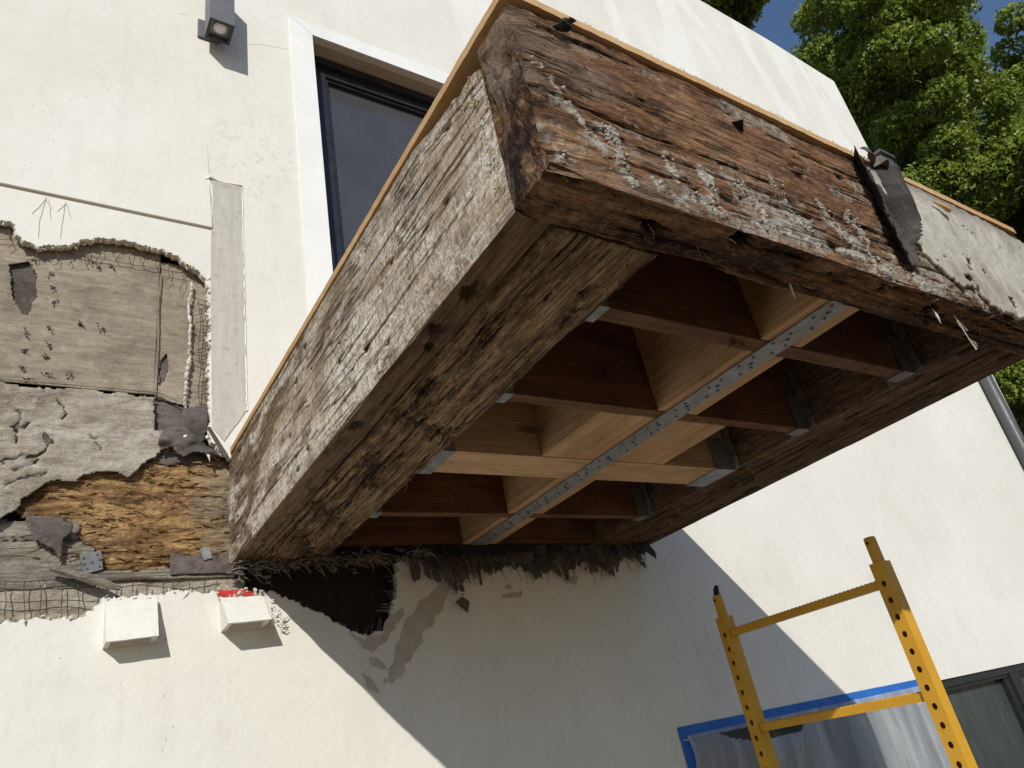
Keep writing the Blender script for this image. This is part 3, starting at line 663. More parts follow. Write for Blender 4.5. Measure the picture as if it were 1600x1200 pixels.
# crumpled dark felt where paper, strip and beam meet
fq = XZ([(283, 650), (290, 640), (322, 637), (322, 670), (318, 690), (300, 690), (284, 680)], YS)
sheet('felt_flap', -.2, 0, .3, .6, .005, lambda x, z: np.where(inside(fq, x + wob(x, z) * .3, z + wob(x, z, 7) * .3), 1, -1), lambda x, z: YS - .018 + .012 * fbm(x * 14, z * 14, seed=81) + .02 * sstep(.5, .42, z), .0015, M_FELT, house, flat_att)
fq2 = XZ([(245, 690), (262, 668), (290, 672), (310, 690), (352, 712), (340, 716), (300, 708), (285, 715), (268, 700), (252, 704)], YS)
sheet('felt_flap', -.26, .03, .25, .5, .0045, lambda x, z: np.where(inside(fq2, x + wob(x, z) * .5, z + wob(x, z, 9) * .5), 1, -1), lambda x, z: YS - .012 + .022 * fbm(x * 16, z * 30, oct=3, seed=83), .002, M_FELT, house, flat_att)
fq3 = XZ([(322, 668), (328, 668), (356, 712), (350, 716)], 0)
slab('felt_flap', fq3, -.006, -.003, M_FELT, house)
m = MB(); m.tube([W(u, v, YS - .016) for u, v in [(283, 687), (288, 683), (292, 680)]], [.004, .006, .003], 7); m.build('sealant_bead', M_TRIM, house, True)
m = MB(); m.tube([W(u, v, YS - .016) for u, v in [(322, 705), (326, 712), (328, 722)]], [.006, .005, .001], 5)
m.build('sealant_bead', M_TRIM, house, True)

# repair strip beside the tear
st = XZ([(330, 282), (376, 291), (383, 470), (386, 640), (350, 690), (331, 668), (329, 460)])
slab('repair_strip', ragged(st, .012, .0015, 6), -.0035, .001, M_REPAIR, house)
m = MB()
pth = [W(u, v, -.004) for u, v in [(322, 281), (328, 277), (340, 282), (352, 285), (366, 288), (378, 290)]]
m.tube([p + RNG.normal(0, .001, 3) for p in pth], [.007, .008, .003, .002, .003, .005], 7)
pth = [W(u + random.uniform(-1, 1), v, -.002) for u, v in [(324, 282), (330, 292), (332, 310), (331, 330), (330, 352)]]
m.tube(pth, [.007, .004, .002, .003, .005], 7)
pth = [W(378 + (v - 290) * .023 + random.uniform(-.8, .8), v, -.002) for v in range(291, 645, 9)]
m.tube(pth, [random.uniform(.0012, .0035) for _ in pth], 6)
m.build('sealant_bead', M_TRIM, house)
# flashing panel that laps the wall above the tear
zp0, zp1, xp = 1.282, 1.80, -.066
V = [(-2.6, -.011, zp0), (xp, -.011, zp0 + .002), (xp - .02, -.0012, zp1 - .08), (-1.0, -.0012, zp1 + .06), (-2.6, -.0012, zp1), (-2.6, .0006, zp0), (xp, .0006, zp0 + .002), (xp - .02, .0006, zp1 - .08), (-1.0, .0006, zp1 + .06), (-2.6, .0006, zp1)]
mesh_obj('patch_panel', V, [(0, 1, 2, 3, 4), (9, 8, 7, 6, 5), (0, 5, 6, 1), (1, 6, 7, 2), (2, 7, 8, 3), (3, 8, 9, 4), (4, 9, 5, 0)], M_STUCCO, house)
# dead vine traces
m = MB()
for pth in ([(72, 308), (68, 325), (62, 345), (60, 372)], [(70, 312), (60, 325), (50, 334)], [(72, 310), (78, 325), (80, 343)], [(74, 309), (82, 328)], [(103, 316), (99, 335), (96, 360), (95, 372)], [(103, 318), (90, 330)], [(104, 318), (111, 342)]):
    P = []
    for i in range(len(pth) - 1):
        for t in (0, .33, .66): P.append(W(pth[i][0] * (1 - t) + pth[i + 1][0] * t + random.uniform(-.6, .6), pth[i][1] * (1 - t) + pth[i + 1][1] * t, -.0008))
    P.append(W(*pth[-1], -.0008)); m.tube(P, .0008, 4)
for pth in ([(278, 20), (284, 21), (293, 22)], [(390, 69), (410, 70), (430, 73), (450, 77)], [(1030, 885), (1045, 925), (1062, 965), (1085, 1005), (1105, 1050), (1120, 1090)]):
    m.tube([W(u, v + random.uniform(-.8, .8), -.0002) for u, v in pth], .0006, 4)
part(m.build('vine_traces', plain('dry_vine', (0.33, 0.3, 0.25), 0.9, 0.1), house), kind='stuff')
# scraped bare patches below the balcony
def blob(pts, amp=.004, seed=0, name='scraped_patch', mat=M_BARE, y=-.0018):
    return slab(name, ragged(ragged(XZ(pts), .02, amp * 2.2, seed), .0035, .009, seed + 1), y, .0008, mat, house)
blob([(686, 915), (705, 912), (700, 930), (668, 985), (640, 1030), (632, 1040), (637, 1050), (612, 1068), (604, 1062), (600, 1070), (606, 1048), (580, 1038), (575, 1030), (580, 1025), (605, 1046), (618, 1020), (616, 1005), (650, 950)], .006, 3)
blob([(565, 1052), (578, 1055), (592, 1080), (588, 1085), (575, 1072)], .004, 5)
blob([(600, 968), (628, 950), (632, 960), (618, 980), (600, 1005), (580, 1018), (560, 1008), (545, 990), (570, 997), (598, 990)], .004, 7)
blob([(785, 928), (816, 923), (814, 933), (782, 934)], .003, 9)
blob([(790, 913), (800, 914), (798, 921), (788, 918)], .003, 11)
blob([(880, 905), (905, 900), (900, 912), (884, 912)], .003, 13)
# frayed lath and paper fringe under the balcony ledger
def fringe(x0, x1, y0, zt, drop, seed, mat, label, dens, tilt=.25):
    def mask(x, z):
        xx = x - tilt * (zt - z) * .3
        bot = zt - drop * (.62 + .75 * fbm(xx * 9, 0 * xx, oct=5, seed=seed, rough=.75)) - .05 * sstep(.12, .0, np.abs(xx - .74))
        slit = vnoise(xx * 120 + 1.5 * fbm(z * 25, xx * 10, seed=seed + 1), z * 9, seed=seed + 2)
        dep = np.clip((zt - z) / drop, 0, 1.5)
        hole = fbm(xx * 22, z * 30, oct=4, seed=seed + 3)
        return np.where((z > bot) & (slit > dens * (.25 + dep)) & (hole < .75 - .45 * dep) & (z < zt + .012 * fbm(x * 30, 0 * x, seed=seed + 4)), 1, -1)
    def dep(x, z): return y0 - .012 * sstep(0, 1, (zt - z) / drop) * (1 + fbm(x * 25, 0 * x, oct=3, seed=seed + 5)) + .008 * fbm(x * 60, z * 10, oct=3, seed=seed + 6) + .004 * fbm(x * 160, z * 14, seed=seed + 7)
    return part(sheet('lath_fringe', x0, x1, zt - drop * 2.2, zt + .015, .0042, mask, dep, .0012, mat, house, flat_att, smooth=False, jit=.6), label)
fringe(.58, 1.655, -.010, .030, .125, 201, M_FELT, 'grey brown shredded lath paper', .30)
fringe(.60, 1.640, -.022, .034, .105, 222, M_FRAY, 'ragged outer shreds of lath paper', .42)
fringe(.58, 1.10, -.034, .036, .055, 243, M_BLACKFELT, 'dark torn upper shreds', .38, .4)
m = MB()
for i in range(45):
    u = random.uniform(672, 1012); base_v = 868 + random.uniform(-4, 10); ln_ = random.uniform(16, 44); yy = random.uniform(-.035, -.008); sway = random.uniform(-3, 15)
    m.tube([W(u, base_v, yy), W(u + sway * .3, base_v + ln_ * .55, yy - random.uniform(0, .014)), W(u + sway, base_v + ln_, yy)], [.0016, .0013, .0005], 4)
part(m.build('loose_threads', M_FELT, house), kind='stuff')
sheet('torn_ledger_felt', .56, 1.68, -.02, .10, .008, lambda x, z: np.where(z > .0 + .02 * fbm(x * 18, 0 * x, seed=12), 1, -1), lambda x, z: -.02 + .02 * fbm(x * 14, z * 14, seed=13), .003, M_BLACKFELT, house, flat_att)
fd = [W(u, v, -.03) for u, v in [(712, 940), (722, 932), (734, 940), (731, 957)]]
V = [p for p in fd] + [p + np.array([0, .004, 0]) for p in fd]
mesh_obj('felt_flap', V, [(0, 1, 2, 3), (7, 6, 5, 4), (0, 4, 5, 1), (1, 5, 6, 2), (2, 6, 7, 3), (3, 7, 4, 0)], M_FELT, house)
fd = [W(u, v, -.06) for u, v in [(990, 845), (1012, 848), (1024, 862), (1026, 872), (1012, 862), (992, 858)]]
V = [p for p in fd] + [p + np.array([0, .006, 0]) for p in fd]
mesh_obj('felt_flap', V, [(0, 1, 2, 3, 4, 5), (11, 10, 9, 8, 7, 6)] + [(i, i + 6, (i + 1) % 6 + 6, (i + 1) % 6) for i in range(6)], M_BLACK, house)
# crumbled wood and mortar along the ledger foot
m = MB()
for i in range(240):
    u = random.uniform(352, 660); v = 884 - (u - 352) * .05 + random.gauss(0, 7)
    if 352 < u < 425 and random.random() < .5: v = 892 + random.gauss(0, 8)
    chunk(m, W(u, v, random.uniform(-.05, .01)), random.uniform(.002, .009), (1.5, 1, .7))
part(m.build('crumbled_debris', M_FELT, house), kind='stuff')
m = MB()
for i in range(190):
    u = random.uniform(350, 690); v = 884 - (u - 352) * .06 + random.gauss(0, 6); L = random.uniform(.02, .07)
    c = W(u, v, random.uniform(-.05, .0)); d = np.array([random.uniform(.3, 1), random.gauss(0, .4), random.gauss(-.15, .45)]); d /= np.linalg.norm(d)
    m.tube([c, c + d * L * .5 + (0, 0, .004), c + d * L], [.0018, .0014, .0005], 4)
part(m.build('wood_splinters', M_GREYPLANK, house), kind='stuff')
# plaster-white wire ends beside the second block
m = MB()
for i in range(34):
    u = random.uniform(422, 440); v = 945 + (u - 422) * 1.6 + random.uniform(-8, 14); L = random.uniform(6, 15); t = random.uniform(-.3, .5) if i % 2 else 1.3
    m.tube([W(u, v, -.008), W(u + L * .5 * math.cos(t), v + L * .5 * math.sin(t), -.014), W(u + L * math.cos(t), v + L * math.sin(t), -.006)], [.0022, .002, .001], 4)
part(m.build('plastered_wire_ends', M_TRIM, house), kind='stuff')
# short wires on the edges of the dark hole
m = MB()
for i in range(30):
    v = random.uniform(895, 960); u = 622 - (v > 935) * (v - 935) * .5
    m.tube([W(u + 2, v, .004), W(u - random.uniform(8, 24), v + random.uniform(-2, 2), .012)], .0012, 4)
for i in range(40):
    t = random.random(); u = 470 + t * 130; v = 950 + 40 * math.sin(t * 2.4) ** 1.0
    m.tube([W(u, v + 4, .004), W(u + random.uniform(-4, 4), v - random.uniform(6, 16), .012)], .0012, 4)
part(m.build('wire_ends', M_DULLGALV, house), kind='stuff')

# ---- door window on the balcony
TW = 0.004
slab('window_trim', XZ([(452, 27), (487, 57)]) + [(DX0 - .001, DZ0 - .3), (.293, DZ0 - .3)], -.010, .0005, M_TRIM, house, ).__setitem__('label', 'white left window trim')
tl = XZ([(452.6, 27), (487.6, 57)])
slab('window_trim', [(tl[1][0], DZ1 + .001), (DX1 + .12, DZ1 + .001), (DX1 + .12, DZ1 + .115), (tl[0][0], tl[0][1])], -.0095, .0005, M_TRIM, house).__setitem__('label', 'white head window trim')
RD = .115
m = MB(); m.box(DX0 - .02, DX0 - .0005, .0015, RD, DZ0, DZ1); m.build('window_reveal', M_SOFFIT, house)
m = MB(); m.box(DX0 - .02, DX1 + .02, .0015, RD, DZ1 + .0005, DZ1 + .02)
for k in range(3): m.box(DX0, DX1, .03 + k * .025, .035 + k * .025, DZ1 - .003, DZ1 + .0004)
m.build('window_reveal', M_SOFFIT, house)
m = MB(); m.box(DX1 + .0005, DX1 + .02, .0015, RD, DZ0, DZ1); m.build('window_reveal', M_SOFFIT, house)
win = mesh_obj('window', *(lambda q: (q.V, q.F))(MB().box(DX0 - .019, DX1 + .019, RD + .055, RD + .06, DZ0, DZ1 + .02)), M_FRAME, house)
m = MB()
def ring(m, x0, x1, z0, z1, w, ya, yb):
    m.box(x0, x0 + w, ya, yb, z0, z1); m.box(x1 - w, x1, ya, yb, z0, z1)
    m.box(x0 + w, x1 - w, ya + .0005, yb, z1 - w, z1); m.box(x0 + w, x1 - w, ya + .0005, yb, z0, z0 + w)
ring(m, DX0 - .019, DX1 + .019, DZ0, DZ1 + .018, .065, RD - .02, RD + .054)
ring(m, DX0 + .047, DX1 - .047, DZ0 + .066, DZ1 - .048, .055, RD + .006, RD + .053)
ring(m, DX0 + .103, DX1 - .103, DZ0 + .122, DZ1 - .104, .014, RD + .018, RD + .052)
m.build('frame', M_FRAME, win)
m = MB(); m.box(DX0 + .112, DX1 - .112, RD + .04, RD + .046, DZ0 + .13, DZ1 - .113); m.build('pane', M_GLASS, win)
m = MB(); m.box(DX0 + .047, DX0 + .06, RD - .003, RD + .005, 1.20, 1.42); m.box(DX0 + .049, DX0 + .058, RD - .03, RD - .004, 1.27, 1.285); m.build('handle', M_LAMPGREY, win)

# ---- ground-floor window
low = mesh_obj('window', *(lambda q: (q.V, q.F))(MB().box(LX0 + .001, LX1 - .001, .16, .17, GZ + .251, LZ1 - .001)), M_FRAME, house)
m = MB(); F0, F1 = .012, .09
XA, XB, XC = LX0 + .001, 3.335, 4.255
m.box(XA, LX1 - .001, F0, F1, LZ1 - .038, LZ1 - .0015)
m.box(XA, LX1 - .001, F0 + .012, F1 - .001, LZ1 - .055, LZ1 - .0385)
for x, w_ in ((XA, .05), (3.395, .05), (XC, .10), (LX1 - .052, .05)): m.box(x, x + w_, F0 + .002, F1 - .002, GZ + .26, LZ1 - .0386)
m.box(3.446, 3.47, F0 + .02, F1 - .003, GZ + .26, LZ1 - .056); m.box(XC - .05, XC - .001, F0 + .018, F1 - .003, GZ + .26, LZ1 - .056)
m.build('frame', M_FRAME, low)
m = MB(); m.box(3.325, 3.394, F0 - .004, F1, GZ + .26, LZ1 - .04); part(m.build('mullion', M_TRIM, low), 'white painted mullion')
for x0, x1 in ((XA + .051, 3.324), (3.471, XC - .051), (XC + .101, LX1 - .053)):
    m = MB(); m.box(x0, x1, .06, .066, GZ + .26, LZ1 - .056); m.build('pane', M_GLASS2, low)

# ================================================================== FIXTURES ON THE WALL
K = 2.2 / 1.87
lx0, lx1, ly0, ly1, lz0 = -.094 * K, -.008 * K, -.040 * K, -.126 * K, 1.960 * K
lz1 = 2.262 * K
lamp = empty('wall_lamp', (lx0 + .05, 0, lz0), 'grey square downlight wall lamp beside the balcony door', 'wall lamp')
m = MB(); t = .009
m.box(lx0, lx1, ly1, ly1 + t, lz0 + .004, lz1); m.box(lx0, lx1, ly0 - t, ly0, lz0 + .004, lz1)
m.box(lx0, lx0 + t, ly1 + t, ly0 - t, lz0 + .004, lz1 - .001); m.box(lx1 - t, lx1, ly1 + t, ly0 - t, lz0 + .004, lz1 - .001)
m.box(lx0 + t, lx1 - t, ly1 + t, ly0 - t, lz0 + .10, lz0 + .11); m.box(lx0 + t, lx1 - t, ly1 + t, ly0 - t, lz1 - .01, lz1 - .002)
m.build('housing', M_LAMPGREY, lamp)
m = MB()
ring_w = .012
m.box(lx0 - .0005, lx1 + .0005, ly1 - .0005, ly1 + ring_w, lz0, lz0 + .0035); m.box(lx0 - .0005, lx1 + .0005, ly0 - ring_w, ly0 + .0005, lz0, lz0 + .0035)
m.box(lx0 - .0005, lx0 + ring_w, ly1 + ring_w, ly0 - ring_w, lz0, lz0 + .0034); m.box(lx1 - ring_w, lx1 + .0005, ly1 + ring_w, ly0 - ring_w, lz0, lz0 + .0034)
m.build('rim', M_LAMPRIM, lamp)
m = MB(); m.box(lx0 + t + .001, lx1 - t - .001, ly1 + t + .001, ly0 - t - .001, lz0 + .02, lz0 + .024); m.build('lens', M_LENS, lamp)
m = MB(); cx_, cy_ = (lx0 + lx1) / 2, (ly0 + ly1) / 2 - .008
m.tube([(cx_, cy_, lz0 + .0192), (cx_, cy_, lz0 + .010), (cx_, cy_, lz0 + .006)], [.032, .026, .012], 20); m.build('bulb', M_BULB, lamp, True)
m = MB(); m.box(lx0 - .022, lx1 - .03, -.012, -.0005, lz0 + .045, lz0 + .16); m.build('mounting_plate', M_LAMPGREY, lamp, bevel=.002)
m = MB(); m.box(lx0 + .02, lx1 - .02, ly0 + .0005, -.0125, lz0 + .08, lz0 + .14); m.build('bracket', M_LAMPRIM, lamp)

def wall_box(tl, tr, bl, br, ptop, p, label):
    """stucco-covered hollow block: pixels of its front face corners, depth at its head and at its lower lip"""
    A, B_, C_, D_ = W(*tl, -ptop), W(*bl, -p), W(*br, -p), W(*tr, -ptop)
    base = empty('stucco_block', (B_[0], 0, B_[2]), label, 'block', 'stucco covered blocks below the torn wall')
    def wl(q, dz=0): return np.array([q[0], .003, q[2] + dz])
    V = [wl(A), wl(B_, -.004), wl(C_, -.004), wl(D_), A, B_, C_, D_]
    F = [(4, 5, 6, 7), (0, 1, 5, 4), (3, 7, 6, 2), (0, 4, 7, 3)]
    def lerp(a, b): return (B_ * (1 - a) + C_ * a) * (1 - b) + (V[1] * (1 - a) + V[2] * a) * b
    V += [lerp(.1, .14), lerp(.9, .14), lerp(.9, .85), lerp(.1, .85)]
    V += [q + np.array([0, 0, .020]) for q in (lerp(.13, .5), lerp(.87, .5), lerp(.87, .8), lerp(.13, .8))]
    F += [(5, 8, 9, 6), (6, 9, 10, 2), (2, 10, 11, 1), (1, 11, 8, 5)]
    F += [(8, 12, 13, 9), (9, 13, 14, 10), (10, 14, 15, 11), (11, 15, 12, 8), (12, 15, 14, 13)]
    o = mesh_obj('block_shell', V, F, M_STUCCO, base)
    bm = bmesh.new(); bm.from_mesh(o.data); bmesh.ops.recalc_face_normals(bm, faces=bm.faces[:])
    bmesh.ops.subdivide_edges(bm, edges=bm.edges[:], cuts=7, use_grid_fill=True)
    for v in bm.verts:
        q = v.co; v.co += Vector((.0014 * float(fbm(q.x * 50, q.z * 50, q.y * 50, seed=1)), .0022 * float(fbm(q.x * 30, q.z * 30, q.y * 30, seed=2)), .0016 * float(fbm(q.x * 50, q.z * 50, q.y * 50, seed=3))))
    bm.to_mesh(o.data); bm.free()
    m = MB()
    for i in range(30):
        t_ = random.random(); chunk(m, (A[0] + (D_[0] - A[0]) * t_, random.uniform(-ptop, -.002), A[2] + (D_[2] - A[2]) * t_ + random.uniform(-.004, .006)), random.uniform(.002, .005))
    part(m.build('plaster_crumbs', M_PLASTER, base), kind='stuff')
    return base
wall_box((165, 939), (246, 935), (165, 1003), (248, 993), .016, .068, 'cream stucco block with closed face below the rotted board')
b2 = wall_box((345, 934), (411, 931), (357, 974), (425, 967), .022, .090, 'cream stucco block with hollow underside and red paint mark')
m = MB(); P_ = [W(u, v, -.0095) for u, v in [(341, 922), (386, 922), (400, 926), (399, 931), (341, 933)]]
V = [p for p in P_] + [p + np.array([0, .004, 0]) for p in P_]
mesh_obj('paint_mark', V, [(0, 1, 2, 3, 4), (9, 8, 7, 6, 5)] + [(i, i + 5, (i + 1) % 5 + 5, (i + 1) % 5) for i in range(5)], M_RED, b2)
m = MB()
for i in range(24):
    chunk(m, W(random.uniform(338, 412), random.uniform(918, 937), random.uniform(-.012, .004)), random.uniform(.003, .008))
part(m.build('plaster_crumbs', M_PLASTER, house), kind='stuff')

# downspout at the corner
ds = empty('downspout', (6.0, -.05, GZ), 'dark grey downspout with square hopper at the house corner', 'downspout')
pa, pb = W(1540, 590, -.06), W(1601, 708, -.06)
d_ = (pb - pa) / (pb - pa)[2]
top = pa + d_ * (3.72 - pa[2]); bot = pa + d_ * (GZ + .02 - pa[2])
m = MB(); m.tube([bot, top], .047, 20); m.build('pipe', M_DARKPIPE, ds, True)
for z_ in (0.4, 2.4):
    q = pa + d_ * (z_ - pa[2]); m = MB(); m.box(q[0] - .056, q[0] + .056, -.11, -.001, z_, z_ + .03); m.build('pipe_clip', M_DARKPIPE, ds)
m = MB(); hx = W(1372, 262, -.09)[0]; 
m.box(hx - .11, hx + .11, -.20, -.003, 3.50, 3.765); m.box(hx - .13, hx + .13, -.225, -.002, 3.766, 3.80); m.build('hopper', M_DARKPIPE, ds, bevel=.004)

# plastic sheet taped over the ground-floor window
pf = empty('plastic_sheet', (2.4, 0, GZ), 'clear plastic sheet taped with blue tape over the ground floor window', 'plastic sheet')
def tape(pts, y0, name='masking_tape'): return slab(name, ragged(pts, .05, .0012, 3), y0, y0 + .0008, M_BLUE, pf)
tp = XZ([(1057, 1137), (1435, 1061), (1439, 1082), (1250, 1116), (1062, 1157)])
part(tape(tp, -.0022), 'blue tape along the top')
part(tape([(1.612, -.715), (1.675, -.730), (1.668, GZ + .2), (1.61, GZ + .2)], -.0036), 'blue tape down the left')
part(tape(XZ([(1436, 1086), (1446, 1088)]) + [(3.325, -1.5), (3.325, GZ + .2), (3.275, GZ + .2), (3.27, -1.5)], -.0052), 'blue tape down the right')
gap = XZ([(1116, 1146), (1255, 1120), (1250, 1140), (1238, 1147), (1205, 1154), (1170, 1158), (1140, 1154)])
def film_y(x, z):
    f = sstep(-.75, -1.0, z)
    return -.006 - .006 * np.abs(fbm(x * 5 + z * 2.2, z * 1.0, oct=3, seed=101)) - .010 * f * np.abs(fbm((x - 3.25) * 5 + (z + .7) * 5, z * .7, oct=3, seed=102)) - .02 * sstep(.1, 0, np.abs(z + .80 + .03 * np.sin((x - 1.9) * 6))) * (x < 2.4)
sheet('plastic_film', 1.64, 3.30, -2.0, -.705, .008, lambda x, z: np.where(inside(gap, x, z), -1, 1), film_y, .0004, M_PLASTIC, pf, jit=0)

# ================================================================== SCAFFOLD
SX = 1.70
sc = empty('scaffold_frame', (SX, -.6, GZ), 'yellow perforated scaffold end frame standing below the balcony', 'scaffold')
PW = .046
def post(y0, y1, zt, name='post'):
    """square tube with punched holes down both wide faces; y1<y0, hollow inside"""
    m = MB(); za = GZ + .06; x0, x1 = SX, SX + PW; yc = (y0 + y1) / 2
    holes_z = []; z = -.404
    while z > za + .05: holes_z.append(z); z -= .0503
    for xf, nx in ((x0, -1), (x1, 1)):
        loops = [[(y0, za), (y1, za), (y1, zt), (y0, zt)]] + [[(yc + .0075 * math.cos(a), hz + .0095 * math.sin(a)) for a in np.linspace(0, 2 * math.pi, 12, endpoint=False)] for hz in holes_z]
        pts, tri = tess(loops[0], loops[1:])
        V = [(xf, p[0], p[1]) for p in pts]; F = []
        for t in tri:
            a, b, c = [np.array(V[i]) for i in t]; nn = np.cross(b - a, c - a)[0]
            F.append(t if nn * nx > 0 else t[::-1])
        m.add(V, F)
    m.add([(x0, y0, za), (x1, y0, za), (x1, y0, zt), (x0, y0, zt)], [(0, 3, 2, 1)])
    m.add([(x0, y1, za), (x1, y1, za), (x1, y1, zt), (x0, y1, zt)], [(0, 1, 2, 3)])
    m.add([(x0, y0, zt), (x1, y0, zt), (x1, y1, zt), (x0, y1, zt)], [(0, 1, 2, 3)])
    return m.build(name, M_YELLOW, sc)
posts = [(-.262, -.308), (-.938, -.984)]
for (ya, yb) in posts:
    p = post(ya, yb, -.338)
    m = MB(); yc = (ya + yb) / 2
    m.tube([(SX + .022, yc, -.337), (SX + .022, yc, -.262), (SX + .022, yc, -.257)], [.0185, .0185, .0165], 20); q = m.build('pin', M_YELLOW, p)
    m = MB(); m.tube([(SX + .0025, yc + .002, -.275), (SX + .006, yc + .002, -.275)], .005, 10); m.build('pin_hole', M_BLACK, p)
    m = MB(); m.tube([(SX + .023, yc, GZ + .06), (SX + .023, yc, GZ + .02), (SX + .023, yc, GZ)], [.022, .03, .04], 16); m.build('foot', M_BLACK, p)
m = MB(); m.tube([(SX + .02, -.287, -.257), (SX + .02, -.291, -.238), (SX + .02, -.300, -.222)], [.012, .011, .007], 8); part(m.build('wrapped_tape', M_BLACK, sc), 'black tape end on the rear pin')
z = -.402
for k in range(6):
    m = MB(); zc = z - k * .3255
    if zc < GZ + .2: break
    m.box(SX + .008, SX + .034, -.937, -.309, zc - .012, zc + .012)
    for i in range(38): yy = -.93 + i * .0164; m.box(SX + .010, SX + .032, yy, yy + .006, zc + .0121, zc + .0155)
    m.build('rung', M_YELLOW, sc)

# ================================================================== BALCONY
bal = empty('balcony', (.8, -.85, 0), 'rotted wooden balcony frame jutting from the torn wall, stripped to its joists', 'balcony')
def beam(name, axis, s0, s1, u0, u1, v0, v1, ds, dq, dispf, mat, caps=(6, 6), smooth=False):
    """box beam as a dense displaced tube; axis 'y': (u,v)=(x,z); axis 'x': (u,v)=(y,z). dq: spacing on left, bottom, right, top"""
    per = []; cu, cv = (u0 + u1) / 2, (v0 + v1) / 2
    def side(a, b, nrm, d, fid):
        L = math.hypot(b[0] - a[0], b[1] - a[1]); k = max(1, int(L / d))
        for i in range(k): t = i / k; per.append((a[0] + (b[0] - a[0]) * t, a[1] + (b[1] - a[1]) * t, nrm[0], nrm[1], fid, min(t, 1 - t) * L if i else 0))
    side((u0, v1), (u0, v0), (-1, 0), dq[0], 0); side((u0, v0), (u1, v0), (0, -1), dq[1], 1)
    side((u1, v0), (u1, v1), (1, 0), dq[2], 2); side((u1, v1), (u0, v1), (0, 1), dq[3], 3)
    per = np.array(per); n = len(per)
    for i in range(n):                                       # corner normals
        if per[i, 5] == 0:
            a, b_ = per[i - 1, 2:4], per[(i + 1) % n, 2:4] if per[(i + 1) % n, 5] != 0 else per[i, 2:4]
            q = a + per[i, 2:4]; per[i, 2:4] = q / (np.linalg.norm(q) + 1e-9)
    ns = int(abs(s1 - s0) / ds) + 1; S = np.linspace(s0, s1, ns)
    rings = [(s, 1.0, 0) for s in S]
    c0, c1 = caps; sg = 1 if s1 > s0 else -1
    rings = [(s0, 1 - (c0 - j) / c0, -sg) for j in range(c0)] + rings + [(s1, 1 - (j + 1) / c1, sg) for j in range(c1)]
    rings[0] = (rings[0][0], 0.02, -sg); rings[-1] = (rings[-1][0], 0.02, sg)
    R_ = np.array(rings)
    s = np.repeat(R_[:, 0], n); k = np.repeat(R_[:, 1], n); e = np.repeat(R_[:, 2], n)
    u = cu + (np.tile(per[:, 0], len(R_)) - cu) * k; v = cv + (np.tile(per[:, 1], len(R_)) - cv) * k
    nu = np.tile(per[:, 2], len(R_)); nv = np.tile(per[:, 3], len(R_)); fid = np.tile(per[:, 4], len(R_)).astype(int); dc = np.tile(per[:, 5], len(R_))
    fid = np.where(e != 0, 4, fid); nsv = e.copy(); nu = np.where(e != 0, 0, nu); nv = np.where(e != 0, 0, nv)
    off, mk = dispf(s, u, v, fid, dc)                        # scalar along the normal, or (N,3) in (s,u,v)
    if off.ndim == 1: off = np.stack([off * nsv, off * nu, off * nv], 1)
    else: off = np.stack([off[:, 0] * nsv + off[:, 3], off[:, 0] * nu + off[:, 1], off[:, 0] * nv + off[:, 2]], 1)
    s = s + off[:, 0]; u = u + off[:, 1]; v = v + off[:, 2]
    P = np.stack([u, s, v], 1) if axis == 'y' else np.stack([s, u, v], 1)
    m_ = len(R_); i = np.arange(m_ - 1)[:, None] * n; j = np.arange(n)[None, :]; j2 = (j + 1) % n
    F = np.stack([i + j, i + j2, i + n + j2, i + n + j], -1).reshape(-1, 4)
    flip = (axis == 'y') == (s1 > s0)
    if not flip: F = F[:, ::-1]
    return mesh_obj(name, P, F, mat, bal, smooth, {'mk': mk})

def cracks_disp(s, q, n, seed, qspan, smin, smax, depth=.006, width=.003, lens=(.2, .9), tilt=.015):
    r = np.random.default_rng(seed); d = np.zeros_like(s)
    for i in range(n):
        c = r.uniform(smin, smax); L = r.uniform(*lens); q0 = r.uniform(*qspan); t = r.normal(0, tilt)
        m_ = np.abs(s - c) < L / 2
        if not m_.any(): continue
        ss = s[m_]; qq = q0 + t * (ss - c) + .004 * fbm(ss * 9, np.full_like(ss, i), oct=3, seed=seed + i)
        w = width * (1 - (np.abs(ss - c) / (L / 2)) ** 2) * r.uniform(.6, 1.4)
        d[m_] += depth * r.uniform(.5, 1.2) * np.exp(-((q[m_] - qq) / (w + 1e-4)) ** 2)
    return d
def pits(s, q, n, seed, smin, smax, qspan, r0=(.006, .02), stretch=2.2):
    r = np.random.default_rng(seed); d = np.zeros_like(s)
    for i in range(n):
        c, q0, R0 = r.uniform(smin, smax), r.uniform(*qspan), r.uniform(*r0)
        m_ = (np.abs(s - c) < R0 * stretch * 1.6) & (np.abs(q - q0) < R0 * 1.6)
        if not m_.any(): continue
        ds_ = (s[m_] - c) / (R0 * stretch); dq_ = (q[m_] - q0) / R0
        rr = np.hypot(ds_, dq_) + .5 * fbm(s[m_] * 70, q[m_] * 110, oct=3, seed=seed + i)
        d[m_] = np.maximum(d[m_], sstep(1.0, .45, rr))
    return d

